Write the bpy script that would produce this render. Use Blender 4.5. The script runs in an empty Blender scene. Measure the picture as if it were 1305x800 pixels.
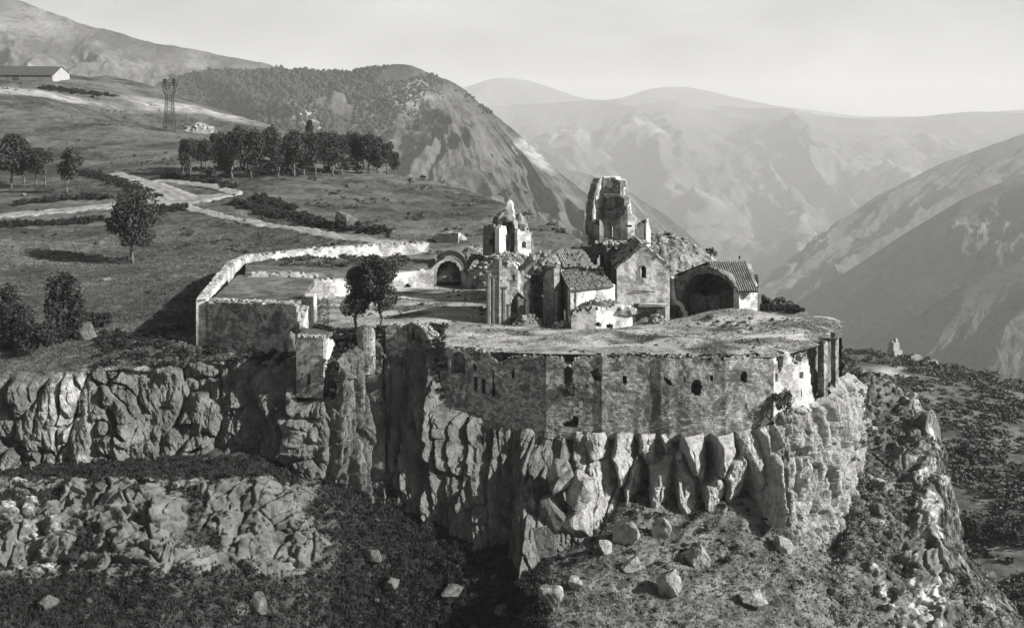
import bpy, math, random
import numpy as np

random.seed(7)
rng = np.random.default_rng(11)
# ------------------------------------------------------------------ camera model
F, CX, HY, HC = 1400.0, 652.5, 150.0, 28.0      # focal (px of a 1305 px frame), centre column, horizon row, eye height


def P(px, py, Y):
    """point at distance Y on the sight line of the surveyed spot px, py"""
    return np.array([(px - CX) / F * Y, Y, HC - (py - HY) / F * Y])


def ZP(py, Y):
    return HC - (py - HY) / F * Y


def XP(px, Y):
    return (px - CX) / F * Y


scene = bpy.context.scene
COL = scene.collection
AZ, EL = math.radians(16), math.radians(28)       # sun: from the right, 16 deg on the viewer's side
SUN = np.array([math.cos(AZ) * math.cos(EL), -math.sin(AZ) * math.cos(EL), math.sin(EL)])


# ------------------------------------------------------------------ noise
def _h(ix, iy, iz, seed):
    n = (ix.astype(np.uint32) * np.uint32(374761393) + iy.astype(np.uint32) * np.uint32(668265263)
         + iz.astype(np.uint32) * np.uint32(2147483647) + np.uint32((seed * 974634777 + 12345) & 0xffffffff))
    n = (n ^ (n >> np.uint32(13))) * np.uint32(1274126177)
    n = (n ^ (n >> np.uint32(16))) * np.uint32(2246822519)
    return n ^ (n >> np.uint32(15))


def _rnd(ix, iy, iz, seed):
    return _h(ix, iy, iz, seed).astype(np.float64) / 4294967295.0


def noise(x, y, z=None, seed=0):
    x = np.asarray(x, float); y = np.asarray(y, float)
    z = np.zeros_like(x) if z is None else np.asarray(z, float)
    x, y, z = np.broadcast_arrays(x, y, z)
    fx, fy, fz = np.floor(x), np.floor(y), np.floor(z)
    ix, iy, iz = fx.astype(np.int64), fy.astype(np.int64), fz.astype(np.int64)
    x = x - fx; y = y - fy; z = z - fz
    u, v, w = (t * t * t * (t * (t * 6 - 15) + 10) for t in (x, y, z))
    out = 0
    for dx in (0, 1):
        for dy in (0, 1):
            for dz in (0, 1):
                h = _h(ix + dx, iy + dy, iz + dz, seed)
                g = ((h & np.uint32(255)).astype(float) / 127.5 - 1) * (x - dx) \
                    + (((h >> np.uint32(8)) & np.uint32(255)).astype(float) / 127.5 - 1) * (y - dy) \
                    + (((h >> np.uint32(16)) & np.uint32(255)).astype(float) / 127.5 - 1) * (z - dz)
                out = out + g * (u if dx else 1 - u) * (v if dy else 1 - v) * (w if dz else 1 - w)
    return out * 1.3


def fbm(x, y, z=None, oct=5, seed=0, gain=.5, lac=2.03):
    a, s, t = 1.0, 0.0, 0
    x = np.asarray(x, float); y = np.asarray(y, float)
    z = None if z is None else np.asarray(z, float)
    f = 1.0
    for k in range(oct):
        t = t + a * noise(x * f, y * f, None if z is None else z * f, seed + k * 17)
        s += a; a *= gain; f *= lac
    return t / s


def ridged(x, y, oct=5, seed=0, gain=.5):
    a, s, t, f = 1.0, 0.0, 0, 1.0
    w = 1.0
    for k in range(oct):
        n = 1 - np.abs(noise(x * f, y * f, None, seed + k * 31)) * 1.6
        n = np.clip(n, 0, 1) ** 1.6
        t = t + a * n * w; w = np.clip(n * 1.4, 0, 1)
        s += a; a *= gain; f *= 2.07
    return t / s


def voro(x, y, seed=0, jit=.9):
    """2D cells: F1, F2, id(0..1), second id"""
    x = np.asarray(x, float); y = np.asarray(y, float)
    ix, iy = np.floor(x).astype(np.int64), np.floor(y).astype(np.int64)
    f1 = np.full(x.shape, 9.); f2 = np.full(x.shape, 9.); idn = np.zeros(x.shape); cy = np.zeros(x.shape); cx = np.zeros(x.shape)
    z0 = np.zeros_like(ix)
    for dx in (-1, 0, 1):
        for dy in (-1, 0, 1):
            gx = ix + dx; gy = iy + dy
            qx = gx + .5 + (_rnd(gx, gy, z0, seed) - .5) * jit
            qy = gy + .5 + (_rnd(gx, gy, z0 + 1, seed) - .5) * jit
            d = np.hypot(qx - x, qy - y)
            n = d < f1
            f2 = np.where(n, f1, np.minimum(f2, d))
            idn = np.where(n, _rnd(gx, gy, z0 + 2, seed), idn)
            cx = np.where(n, qx, cx); cy = np.where(n, qy, cy)
            f1 = np.where(n, d, f1)
    return f1, f2, idn, cx, cy


def sstep(a, b, x):
    t = np.clip((np.asarray(x, float) - a) / (b - a), 0, 1)
    return t * t * (3 - 2 * t)


def lin(pts, x):
    p = np.array(sorted(pts), float)
    return np.interp(x, p[:, 0], p[:, 1])


# ------------------------------------------------------------------ meshes
def mesh_np(name, V, quads=None, tris=None, attrs=None, smooth=True):
    me = bpy.data.meshes.new(name)
    V = np.asarray(V, np.float32)
    nq = 0 if quads is None else len(quads); nt = 0 if tris is None else len(tris)
    me.vertices.add(len(V)); me.vertices.foreach_set('co', V.ravel())
    idx = []
    if nq: idx.append(np.asarray(quads, np.int32).ravel())
    if nt: idx.append(np.asarray(tris, np.int32).ravel())
    idx = np.concatenate(idx)
    me.loops.add(len(idx)); me.loops.foreach_set('vertex_index', idx)
    st = np.concatenate([np.arange(nq) * 4, nq * 4 + np.arange(nt) * 3]).astype(np.int32)
    me.polygons.add(nq + nt); me.polygons.foreach_set('loop_start', st)
    me.polygons.foreach_set('use_smooth', np.full(nq + nt, smooth))
    me.update(calc_edges=True)
    for k, v in (attrs or {}).items():
        v = np.asarray(v, np.float32)
        if v.ndim == 2:
            me.attributes.new(k, 'FLOAT_VECTOR', 'POINT').data.foreach_set('vector', v.ravel())
        else:
            me.attributes.new(k, 'FLOAT', 'POINT').data.foreach_set('value', v)
    me.validate()
    return me


def tag(o, label=None, cat=None, group=None, kind=None):
    if label: o['label'] = label
    if cat: o['category'] = cat
    if group: o['group'] = group
    if kind: o['kind'] = kind
    return o


def link(name, me, mat, parent=None, loc=None):
    o = bpy.data.objects.new(name, me)
    COL.objects.link(o)
    if mat is not None:
        for m in (mat if isinstance(mat, (list, tuple)) else [mat]):
            me.materials.append(m)
    if parent is not None:
        o.parent = parent
    if loc is not None:
        o.location = loc
    return o


def empty(name, loc, label=None, cat=None, group=None, kind=None):
    o = bpy.data.objects.new(name, None); COL.objects.link(o)
    o.location = loc; o.empty_display_size = .3
    return tag(o, label, cat, group, kind)


def grid_quads(nu, nv):
    a = np.arange(nu * nv).reshape(nu, nv)
    return np.stack([a[:-1, :-1], a[1:, :-1], a[1:, 1:], a[:-1, 1:]], -1).reshape(-1, 4)


class MB:
    """collects simple shapes; build() links them as ONE mesh, vertices kept relative to org"""
    def __init__(s, org=(0, 0, 0)):
        s.v = []; s.q = []; s.t = []; s.n = 0; s.org = np.array(org, float); s.uv = []

    def add(s, V, q=None, t=None, uv=None):
        V = np.asarray(V, float)
        s.v.append(V)
        s.uv.append(np.zeros((len(V), 3)) if uv is None else np.asarray(uv, float))
        if q is not None and len(q): s.q.append(np.asarray(q) + s.n)
        if t is not None and len(t): s.t.append(np.asarray(t) + s.n)
        s.n += len(V)

    def box(s, c, size, rz=0.0, taper=1.0, jit=0.0):
        c = np.array(c, float); hx, hy, hz = np.array(size) / 2
        V = np.array([[x * (taper if z > 0 else 1), y * (taper if z > 0 else 1), z] for z in (-hz, hz) for x, y in ((-hx, -hy), (hx, -hy), (hx, hy), (-hx, hy))])
        if jit: V = V + rng.normal(0, jit, V.shape)
        cs, sn = math.cos(rz), math.sin(rz)
        V = np.c_[V[:, 0] * cs - V[:, 1] * sn, V[:, 0] * sn + V[:, 1] * cs, V[:, 2]] + c
        s.add(V, [[0, 3, 2, 1], [4, 5, 6, 7], [0, 1, 5, 4], [1, 2, 6, 5], [2, 3, 7, 6], [3, 0, 4, 7]])

    def bar(s, a, b, r, r2=None, n=4):
        a = np.array(a, float); b = np.array(b, float); r2 = r if r2 is None else r2
        d = b - a; L = np.linalg.norm(d)
        if L < 1e-6: return
        d /= L
        up = np.array([0, 0, 1.]) if abs(d[2]) < .9 else np.array([1., 0, 0])
        e1 = np.cross(d, up); e1 /= np.linalg.norm(e1); e2 = np.cross(d, e1)
        an = np.arange(n) / n * 2 * math.pi + math.pi / n
        ring = np.cos(an)[:, None] * e1 + np.sin(an)[:, None] * e2
        V = np.concatenate([a + ring * r, b + ring * r2, [a], [b]])
        q = [[i, (i + 1) % n, n + (i + 1) % n, n + i] for i in range(n)]
        t = [[2 * n, (i + 1) % n, i] for i in range(n)] + [[2 * n + 1, n + i, n + (i + 1) % n] for i in range(n)]
        s.add(V, q, t)

    def build(s, name, mat, parent=None, smooth=False, world=True, attrs=None):
        V = np.concatenate(s.v) - s.org
        q = np.concatenate(s.q) if s.q else None
        t = np.concatenate(s.t) if s.t else None
        a = {'wuv': np.concatenate(s.uv)}
        a.update(attrs or {})
        me = mesh_np(name, V, q, t, a, smooth)
        return link(name, me, mat, parent, None if parent is not None else tuple(s.org))


# ------------------------------------------------------------------ materials (black and white, faintly warm)
TINT = (1.0, .990, .968)


def g3(v):
    return (v * TINT[0], v * TINT[1], v * TINT[2], 1)


class NT:
    def __init__(s, name):
        s.m = bpy.data.materials.new(name); s.m.use_nodes = True
        s.t = s.m.node_tree; s.t.nodes.clear()
        s.out = s.n('ShaderNodeOutputMaterial')
        s.bsdf = s.n('ShaderNodeBsdfPrincipled')
        s.bsdf.inputs['Roughness'].default_value = .95
        s.bsdf.inputs['Specular IOR Level'].default_value = .15
        s.l(s.bsdf.outputs[0], s.out.inputs[0])
        s.pos = s.n('ShaderNodeNewGeometry').outputs['Position']

    def n(s, t, **k):
        x = s.t.nodes.new(t)
        for a, b in k.items(): setattr(x, a, b)
        return x

    def l(s, a, b): s.t.links.new(a, b)

    def _in(s, sock, v):
        if v is None: return
        if hasattr(v, 'is_linked'): s.l(v, sock)
        else: sock.default_value = v

    def noise(s, scale, detail=4, rough=.55, vec=None, dist=0.0, stretch=None):
        vec = s.pos if vec is None else vec
        if stretch:
            mp = s.n('ShaderNodeMapping'); mp.inputs['Scale'].default_value = stretch
            s.l(vec, mp.inputs['Vector']); vec = mp.outputs[0]
        x = s.n('ShaderNodeTexNoise'); s.l(vec, x.inputs['Vector'])
        x.inputs['Scale'].default_value = scale; x.inputs['Detail'].default_value = detail
        x.inputs['Roughness'].default_value = rough; x.inputs['Distortion'].default_value = dist
        return x.outputs['Fac']

    def voro(s, scale, feature='F1', vec=None, stretch=None, rand=1.0):
        vec = s.pos if vec is None else vec
        if stretch:
            mp = s.n('ShaderNodeMapping'); mp.inputs['Scale'].default_value = stretch
            s.l(vec, mp.inputs['Vector']); vec = mp.outputs[0]
        x = s.n('ShaderNodeTexVoronoi', feature=feature); s.l(vec, x.inputs['Vector'])
        x.inputs['Scale'].default_value = scale; x.inputs['Randomness'].default_value = rand
        return x

    def ramp(s, fac, stops):
        x = s.n('ShaderNodeValToRGB'); e = x.color_ramp.elements
        while len(e) < len(stops): e.new(.5)
        for i, (p, v) in enumerate(stops):
            e[i].position = p; e[i].color = g3(v)
        s.l(fac, x.inputs[0]); return x.outputs[0]

    def mr(s, fac, a, b, c=0.0, d=1.0):
        x = s.n('ShaderNodeMapRange', interpolation_type='SMOOTHSTEP')
        s._in(x.inputs[0], fac)
        for i, v in enumerate((a, b, c, d)): x.inputs[i + 1].default_value = v
        return x.outputs[0]

    def math(s, op, a, b=0.0, c=None):
        x = s.n('ShaderNodeMath', operation=op)
        s._in(x.inputs[0], a); s._in(x.inputs[1], b)
        if c is not None: s._in(x.inputs[2], c)
        return x.outputs[0]

    def mix(s, fac, a, b, mode='MIX'):
        x = s.n('ShaderNodeMix', data_type='RGBA', blend_type=mode)
        s._in(x.inputs[0], fac); s._in(x.inputs[6], a); s._in(x.inputs[7], b)
        return x.outputs[2]

    def attr(s, name, out='Fac'):
        return s.n('ShaderNodeAttribute', attribute_name=name).outputs[out]

    def bump(s, h, strength=.5, dist=.1, prev=None):
        x = s.n('ShaderNodeBump'); x.inputs['Strength'].default_value = strength; x.inputs['Distance'].default_value = dist
        s.l(h, x.inputs['Height'])
        if prev is not None: s.l(prev, x.inputs['Normal'])
        return x.outputs[0]

    def done(s, col, nrm=None):
        s._in(s.bsdf.inputs['Base Color'], col)
        if nrm is not None: s.l(nrm, s.bsdf.inputs['Normal'])
        return s.m


def rock_colour(k, lo=.10, hi=.34):
    a = k.noise(.35, 6, .65)
    c = k.ramp(a, [(.3, lo), (.5, (lo + hi) / 2), (.7, hi)])
    st = k.noise(1.3, 5, .7, stretch=(1, 1, .25))
    c = k.mix(k.mr(st, .52, .68, 0, .65), c, g3(lo * .55))
    li = k.mr(k.noise(.8, 7, .7), .6, .68, 0, .8)
    c = k.mix(li, c, g3(min(.5, hi * 1.25)))
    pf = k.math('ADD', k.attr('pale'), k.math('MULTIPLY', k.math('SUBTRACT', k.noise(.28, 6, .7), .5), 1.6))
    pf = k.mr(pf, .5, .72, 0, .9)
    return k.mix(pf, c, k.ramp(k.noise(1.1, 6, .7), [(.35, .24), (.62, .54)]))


def m_rock(name, lo=.10, hi=.34):
    k = NT(name)
    c = rock_colour(k, lo, hi)
    n1 = k.bump(k.noise(1.1, 9, .7), .95, .75)
    cr = k.n('ShaderNodeTexVoronoi', feature='DISTANCE_TO_EDGE')
    wv = k.n('ShaderNodeVectorMath', operation='ADD'); ns = k.n('ShaderNodeTexNoise'); ns.inputs['Scale'].default_value = .6; ns.inputs['Detail'].default_value = 4
    mp = k.n('ShaderNodeMapping'); mp.inputs['Scale'].default_value = (1, 1, .45); k.l(k.pos, ns.inputs['Vector']); k.l(k.pos, wv.inputs[0]); k.l(ns.outputs['Color'], wv.inputs[1])
    k.l(wv.outputs[0], mp.inputs['Vector']); k.l(mp.outputs[0], cr.inputs['Vector']); cr.inputs['Scale'].default_value = 1.0
    n1 = k.bump(k.mr(cr.outputs['Distance'], 0, .07), .8, .3, n1)
    return k.done(c, k.bump(k.noise(4.5, 5, .75), .8, .2, n1))


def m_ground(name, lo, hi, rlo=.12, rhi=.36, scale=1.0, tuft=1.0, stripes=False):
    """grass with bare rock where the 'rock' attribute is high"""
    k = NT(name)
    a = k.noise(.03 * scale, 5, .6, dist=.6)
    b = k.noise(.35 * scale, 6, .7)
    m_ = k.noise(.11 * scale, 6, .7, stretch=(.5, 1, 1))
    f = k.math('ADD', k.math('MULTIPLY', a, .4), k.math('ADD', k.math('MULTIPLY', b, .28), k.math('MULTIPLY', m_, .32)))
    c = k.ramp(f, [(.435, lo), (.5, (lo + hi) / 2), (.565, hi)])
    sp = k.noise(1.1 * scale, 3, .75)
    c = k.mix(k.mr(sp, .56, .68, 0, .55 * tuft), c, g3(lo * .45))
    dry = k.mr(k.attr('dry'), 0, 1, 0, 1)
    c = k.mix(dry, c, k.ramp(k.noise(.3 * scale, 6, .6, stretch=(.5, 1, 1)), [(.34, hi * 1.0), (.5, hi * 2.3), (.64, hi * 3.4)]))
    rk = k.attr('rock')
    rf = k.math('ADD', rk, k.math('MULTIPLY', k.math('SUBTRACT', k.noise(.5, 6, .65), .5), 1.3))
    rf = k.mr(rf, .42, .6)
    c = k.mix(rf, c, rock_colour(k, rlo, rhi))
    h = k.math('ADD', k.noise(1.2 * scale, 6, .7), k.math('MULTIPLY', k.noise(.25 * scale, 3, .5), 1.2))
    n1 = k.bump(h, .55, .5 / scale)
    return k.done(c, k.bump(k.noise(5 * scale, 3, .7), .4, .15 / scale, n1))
# ------------------------------------------------------------------ survey of the upper ground: (px, py, distance)
CT = [(-220, 490, 133), (-100, 488, 133), (0, 486, 133), (130, 470, 135), (200, 470, 136), (300, 462, 138), (350, 470, 137),
      (-220, 400, 157), (0, 440, 145), (0, 400, 157), (0, 350, 185), (0, 300, 225), (0, 275, 255), (0, 250, 290), (0, 220, 330), (0, 190, 380), (0, 150, 430), (0, 122, 470), (0, 108, 495), (20, 104, 512),
      (-600, 492, 133), (-600, 400, 157), (-600, 300, 225), (-600, 220, 330), (-600, 150, 430), (-600, 100, 560), (-220, 300, 225), (-220, 220, 330), (-220, 150, 430), (-220, 105, 505), (-220, 90, 600), (60, 104, 515), (0, 98, 580), (80, 98, 590),
      (130, 430, 148), (130, 333, 207), (130, 290, 238), (130, 262, 265), (130, 235, 300), (130, 200, 355), (130, 150, 445), (130, 122, 510), (130, 103, 580), (150, 100, 640),
      (200, 440, 142), (200, 380, 168), (215, 168, 490), (200, 290, 236), (230, 122, 600), (240, 150, 500),
      (300, 300, 225), (300, 265, 258), (300, 240, 285), (300, 222, 310), (300, 195, 370), (300, 172, 430), (300, 147, 560),
      (380, 172, 510), (380, 210, 338), (380, 235, 290), (380, 270, 250), (380, 300, 222), (345, 160, 540),
      (500, 222, 333), (500, 240, 295), (500, 270, 255), (500, 298, 222), (440, 215, 350),
      (600, 246, 300), (600, 270, 262), (600, 300, 225), (600, 322, 204), (660, 268, 270), (660, 290, 238), (660, 320, 208), (730, 302, 222), (700, 310, 215),
      (300, 440, 143), (262, 441, 143), (390, 437, 141), (420, 381, 171), (500, 375, 175), (560, 362, 186), (600, 345, 201), (470, 417, 147), (550, 410, 150), (430, 437, 138),
      (560, 442, 134.5), (700, 446, 132), (765, 450, 130), (850, 450, 130), (925, 450, 130), (985, 452, 131), (640, 418, 147), (760, 416, 148), (860, 412, 150), (780, 385, 166), (700, 370, 177),
      (950, 400, 155), (1000, 425, 140), (1050, 408, 151), (900, 390, 162)]
_c = np.array([P(*p) for p in CT])
_s = 100.0


def _tps(r):
    return np.where(r > 0, r * r * np.log(np.maximum(r, 1e-9)), 0)


_A = _c[:, :2] / _s
_n = len(_A)
_K = _tps(np.linalg.norm(_A[:, None] - _A[None], axis=2)) + np.eye(_n) * .0015
_Pm = np.c_[np.ones(_n), _A]
_M = np.block([[_K, _Pm], [_Pm.T, np.zeros((3, 3))]])
_w = np.linalg.solve(_M, np.r_[_c[:, 2], np.zeros(3)])
PXG = np.linspace(-700, 1120, 230); LYG = np.linspace(math.log(118), math.log(760), 170)
_gx, _gl = np.meshgrid(PXG, LYG, indexing='ij')
_gy = np.exp(_gl); _gX = XP(_gx, _gy)
_q = np.stack([_gX.ravel(), _gy.ravel()], 1) / _s
ZG = np.zeros(len(_q))
for _i in range(0, len(_q), 4000):
    d = _q[_i:_i + 4000]
    ZG[_i:_i + 4000] = _tps(np.linalg.norm(d[:, None] - _A[None], axis=2)) @ _w[:_n] + _w[_n] + d @ _w[_n + 1:]
ZG = ZG.reshape(_gx.shape)

EDGE = [(-700, 133), (0, 133), (130, 135), (200, 136), (262, 138.5), (330, 138), (372, 135), (380, 130.4), (426, 130.4), (438, 135.2), (480, 139), (520, 140), (545, 136.5), (562, 132.7), (640, 131), (695, 129.8), (765, 128.6),
        (840, 128.4), (925, 128.2), (985, 129.4), (1040, 133.6), (1066, 137.4), (1085, 142), (1100, 150)]
BACK = [(-700, 640), (-300, 660), (0, 600), (60, 600), (150, 650), (230, 600), (300, 560), (380, 510), (395, 460), (410, 410), (440, 380), (500, 340), (545, 325), (600, 303), (660, 272), (700, 248), (735, 222), (780, 198), (860, 184), (935, 173), (990, 164),
        (1062, 151), (1085, 146)]


def edgeY(px): return lin(EDGE, px)
def backY(px): return lin(BACK, px)


def Zbase(X, Y):
    X = np.asarray(X, float); Y = np.asarray(Y, float)
    px = CX + F * X / Y; ly = np.log(Y)
    a = np.clip((px - PXG[0]) / (PXG[1] - PXG[0]), 0, len(PXG) - 1.001); b = np.clip((ly - LYG[0]) / (LYG[1] - LYG[0]), 0, len(LYG) - 1.001)
    i = a.astype(int); j = b.astype(int); u = a - i; v = b - j
    return ZG[i, j] * (1 - u) * (1 - v) + ZG[i + 1, j] * u * (1 - v) + ZG[i, j + 1] * (1 - u) * v + ZG[i + 1, j + 1] * u * v


def inside_court(px, Y):
    """1 on the walled plateau, 0 on open hillside"""
    return sstep(300, 420, px) * sstep(215, 190, Y)


def Zground(X, Y, detail=True):
    X = np.asarray(X, float); Y = np.asarray(Y, float)
    px = CX + F * X / Y
    z = Zbase(X, Y)
    c = inside_court(px, Y)
    amp = (1 - c) * .004 * Y + c * .25
    z = z + amp * fbm(X / 22, Y / 22, oct=3, seed=3) * (1.1)
    # mounds on the plateau in front of the church
    for (mx, my, r, h) in MOUNDS:
        z = z + h * np.exp(-(((X - mx) / r[0]) ** 2 + ((Y - my) / r[1]) ** 2))
    if detail:
        z = z + (.10 + .0009 * Y * (1 - c)) * fbm(X / 3.2, Y / 3.2, oct=4, seed=5)
        fld = (1 - c) * sstep(190, 240, Y)
        z = z + fld * .5 * (ridged(X / 60, Y / 16, 3, 8) - .5) + (1 - c) * sstep(400, 180, Y) * .55 * (ridged(X / 7, Y / 2.6, 4, 18) - .5)
    d = np.maximum(0, Y - backY(px) + 2)
    return z - .55 * d ** 2 / (d + 14)


def mnd(px, py, r, h, Y=None):
    Y = F * 28 / (py - HY) if Y is None else Y
    return (XP(px, Y), Y, r, h)


MOUNDS = [mnd(930, 414, (7, 2.6), 1.9), mnd(935, 426, (6, 1.2), -.5), mnd(720, 438, (4, 1.6), .55), mnd(660, 434, (4, 1.2), .5), mnd(890, 440, (4, 1.3), .5), mnd(550, 400, (5, 5), .7), mnd(500, 400, (5, 4), -.5), mnd(1010, 424, (4, 4), .9), mnd(790, 428, (3, 2), .5), mnd(590, 424, (5, 2.5), .6), mnd(760, 432, (5, 2), .45), mnd(690, 425, (5, 1.5), .4), mnd(610, 375, (5, 4), .8),
          mnd(980, 440, (5, 2.2), .55), mnd(840, 436, (4, 1.6), .5), mnd(1045, 412, (3, 4), .7)]


def hit(px, py):
    """where the sight line px,py meets the upper ground (used to lay out roads, trees, stones in plan)"""
    Y = np.exp(np.linspace(math.log(max(120., float(edgeY(px)))), math.log(700), 2500))
    d = Zground(XP(px, Y), Y, False) - ZP(py, Y)
    k = np.nonzero(d >= 0)[0]
    j = k[0] if len(k) else len(Y) - 1
    y = float(Y[j]); x = float(XP(px, y))
    return np.array([x, y, float(Zground(np.array([x]), np.array([y]))[0])])


# ---- upper ground sheet, its near border being the cliff edge
_px = np.r_[np.linspace(-650, -270, 60), np.linspace(-260, 1073, 1000)]
_t = np.linspace(0, 1, 480) ** 1.0
ye = edgeY(_px)[:, None] - .3 + .75 * sstep(552, 566, _px)[:, None] + 2.4 * (sstep(368, 378, _px) * sstep(436, 426, _px))[:, None]; yf = backY(_px)[:, None] + (90 - 70 * sstep(900, 1060, _px))[:, None]
UY = ye * (yf / ye) ** _t[None, :]
UPX = np.repeat(_px[:, None], len(_t), 1)
UX = XP(UPX, UY)
UZ = Zground(UX, UY)
court = inside_court(UPX, UY)
dry = np.clip(court * sstep(.0, .35, fbm(UX / 9, UY / 5, oct=4, seed=21) + .30) * 1.0, 0, 1)
# pale stubble strips on the hill
for (a, b, w) in ((((-60, 118), (150, 138)), None, 9), (((150, 118), (350, 163)), None, 22), (((60, 262), (160, 256)), None, 3)):
    p0, p1 = hit(*a[0]), hit(*a[1])
    dv = p1[:2] - p0[:2]; L = np.linalg.norm(dv); dv /= L
    s_ = (UX - p0[0]) * dv[0] + (UY - p0[1]) * dv[1]; n_ = -(UX - p0[0]) * dv[1] + (UY - p0[1]) * dv[0]
    dry = np.maximum(dry, .75 * sstep(w, w * .3, np.abs(n_ + 6 * fbm(UX / 30, UY / 30, oct=2, seed=2))) * sstep(-20, 30, s_) * sstep(L + 20, L - 30, s_) * (1 - court))
rock = .62 * sstep(4, 0, UY - edgeY(UPX)) * (UPX < 560) + .5 * sstep(.28, .45, fbm(UX / 7, UY / 7, oct=4, seed=31)) * (1 - court) + .9 * sstep(2, 12, UY - backY(UPX))
ground_mat = m_ground('grass_hillside', .034, .125, .10, .32, scale=1.0)
# the made ground behind the rampart: the sheet turns down into an earth face
fx_, fy_ = XP(_px, ye[:, 0] + 1.1), ye[:, 0] + 1.1
sv = np.linspace(0, 1, 34)[None, :]                         # 0 at the bottom
so_ = fy_[:, None] + .8 * sstep(980, 990, _px)[:, None] - sstep(1072, 1082, _px)[:, None] * (1 - sv) * 2.0 + 2.2 * sstep(1040, 1046, _px)[:, None] * sstep(1074, 1070, _px)[:, None]
sz_ = UZ[:, 0][:, None] - 13 * (1 - sv) - .3
sX0 = XP(_px[:, None], so_)
se = 1.3 * sstep(1034, 1046, _px)[:, None] * fbm(sX0 / 1.6, sz_ / 1.6, oct=5, seed=37) * sstep(1, .9, sv) * 2
skirt = np.stack([sX0 + .6 * se, so_ - np.abs(se), sz_], -1)
UV3 = np.concatenate([skirt, np.stack([UX, UY, UZ], -1)], 1)
ext = lambda a, v: np.concatenate([np.full((len(_px), 34), v), a], 1).ravel()
o = link('hillside', mesh_np('hillside', UV3.reshape(-1, 3), grid_quads(*UV3.shape[:2]), None, {'dry': ext(dry, 0.), 'rock': ext(rock, .45)}), ground_mat)
tag(o, kind='structure')

# ---- lower slope: profile columns (px: row/distance pairs from below the frame to the foot of the cliff)
LOW = {-600: [(960, 80), (800, 98), (720, 107), (622, 117), (592, 127)], -250: [(960, 80), (800, 98), (720, 107), (622, 117), (592, 127)], 60: [(960, 80), (800, 98), (720, 107), (622, 117), (592, 127)], 130: [(960, 80), (800, 98), (720, 107), (620, 117), (590, 127)],
       200: [(960, 80), (800, 99), (720, 107), (612, 118), (582, 129)], 330: [(960, 86), (800, 105), (712, 112.5), (612, 121), (568, 132)],
       400: [(960, 90), (800, 109), (720, 115.5), (640, 122), (600, 128.5)], 480: [(960, 92), (800, 111.5), (745, 116), (675, 122), (622, 129)], 560: [(960, 93), (800, 112), (752, 116), (702, 120.5), (672, 124.5)],
       620: [(960, 92), (800, 110.5), (762, 114), (722, 117.5), (690, 121)], 652: [(960, 88), (800, 106), (770, 110), (738, 114), (716, 118.5)], 675: [(960, 83), (800, 101.5), (772, 106), (742, 111), (716, 117)], 700: [(960, 82), (800, 100), (768, 104.5), (730, 112.5), (702, 120)],
       760: [(960, 82), (800, 100), (758, 106.5), (705, 115), (672, 122)], 800: [(960, 83), (800, 101), (738, 110), (665, 120.5), (614, 127)], 860: [(960, 84), (800, 102), (740, 111.5), (680, 120), (634, 126)],
       950: [(960, 88), (800, 104.5), (740, 113), (690, 120), (632, 127)], 1010: [(960, 92), (800, 107), (750, 113.5), (712, 119.5), (662, 126)], 1070: [(960, 97), (800, 113), (750, 118), (722, 125), (692, 132.5)],
       1073: [(960, 97), (800, 113), (748, 118.5), (720, 125.5), (690, 133)], 1082: [(960, 97.5), (800, 113), (735, 121), (630, 136.5), (470, 153)], 1100: [(960, 98), (800, 113.8), (728, 123), (615, 139), (466, 154)], 1115: [(960, 98), (800, 114.5), (725, 124.5), (605, 140.5), (468, 154)], 1150: [(960, 100), (800, 116.5), (722, 127), (612, 140.5), (492, 153)],
       1180: [(960, 102), (800, 119), (720, 128), (620, 139), (522, 150)], 1198: [(960, 103), (800, 120), (720, 129.5), (640, 138), (550, 148)], 1226: [(960, 105), (800, 123), (760, 127), (735, 131), (700, 139)],
       1260: [(970, 107), (810, 126), (785, 129), (762, 132), (735, 137)], 1310: [(990, 110), (850, 127), (828, 130), (812, 133), (798, 138)], 1420: [(1080, 112), (950, 128), (930, 131), (915, 134), (900, 139)]}


def smooth_px(a, k):
    w = np.hanning(2 * k + 3)[1:-1]; w /= w.sum()
    p = np.pad(a, ((k, k), (0, 0)), 'edge')
    return np.stack([np.convolve(p[:, j], w, 'valid') for j in range(a.shape[1])], 1)


lpx = np.r_[np.linspace(-600, -255, 80), np.linspace(-250, 1420, 1150)]
ks = sorted(LOW)
KY = np.stack([np.interp(lpx, ks, [LOW[k][j][1] for k in ks]) for j in range(5)], 1)
KR = np.stack([np.interp(lpx, ks, [LOW[k][j][0] for k in ks]) for j in range(5)], 1)
KY = smooth_px(KY, 9); KR = smooth_px(KR, 9)
KZ = ZP(KR, KY)
_fx = np.r_[lpx[lpx < 1066], 1072, 1088, 1100]               # foot of the cliff, rising round its right-hand corner
_fy = np.r_[KY[lpx < 1066, 4], 133, 137, 147]; _fz = np.r_[KZ[lpx < 1066, 4], ZP(690, 133), ZP(660, 137), ZP(560, 147)]
lowfootY = lambda px: np.interp(px, _fx, _fy)
lowfootZ = lambda px: np.interp(px, _fx, _fz)
flank = sstep(1074, 1086, lpx)                                  # right of the cliff the ground rolls over a crest and falls away
EY = np.c_[KY, KY[:, 4] + 5, KY[:, 4] + 30]
EZ = np.c_[KZ, KZ[:, 4] * 1.0 + (1 - flank) * .5 - flank * 4, KZ[:, 4] - flank * 60 - (1 - flank) * 0]
tk = np.array([0, .22, .45, .68, .88, .94, 1.0]); tv = np.linspace(0, 1, 430)
LY = np.stack([np.interp(tv, tk, EY[i]) for i in range(len(lpx))]); LZ = np.stack([np.interp(tv, tk, EZ[i]) for i in range(len(lpx))])
_w9 = np.hanning(23)[1:-1]; _w9 /= _w9.sum()
def _sm(a): return np.stack([np.convolve(np.pad(r, 10, 'edge'), _w9, 'valid') for r in a])
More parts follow.
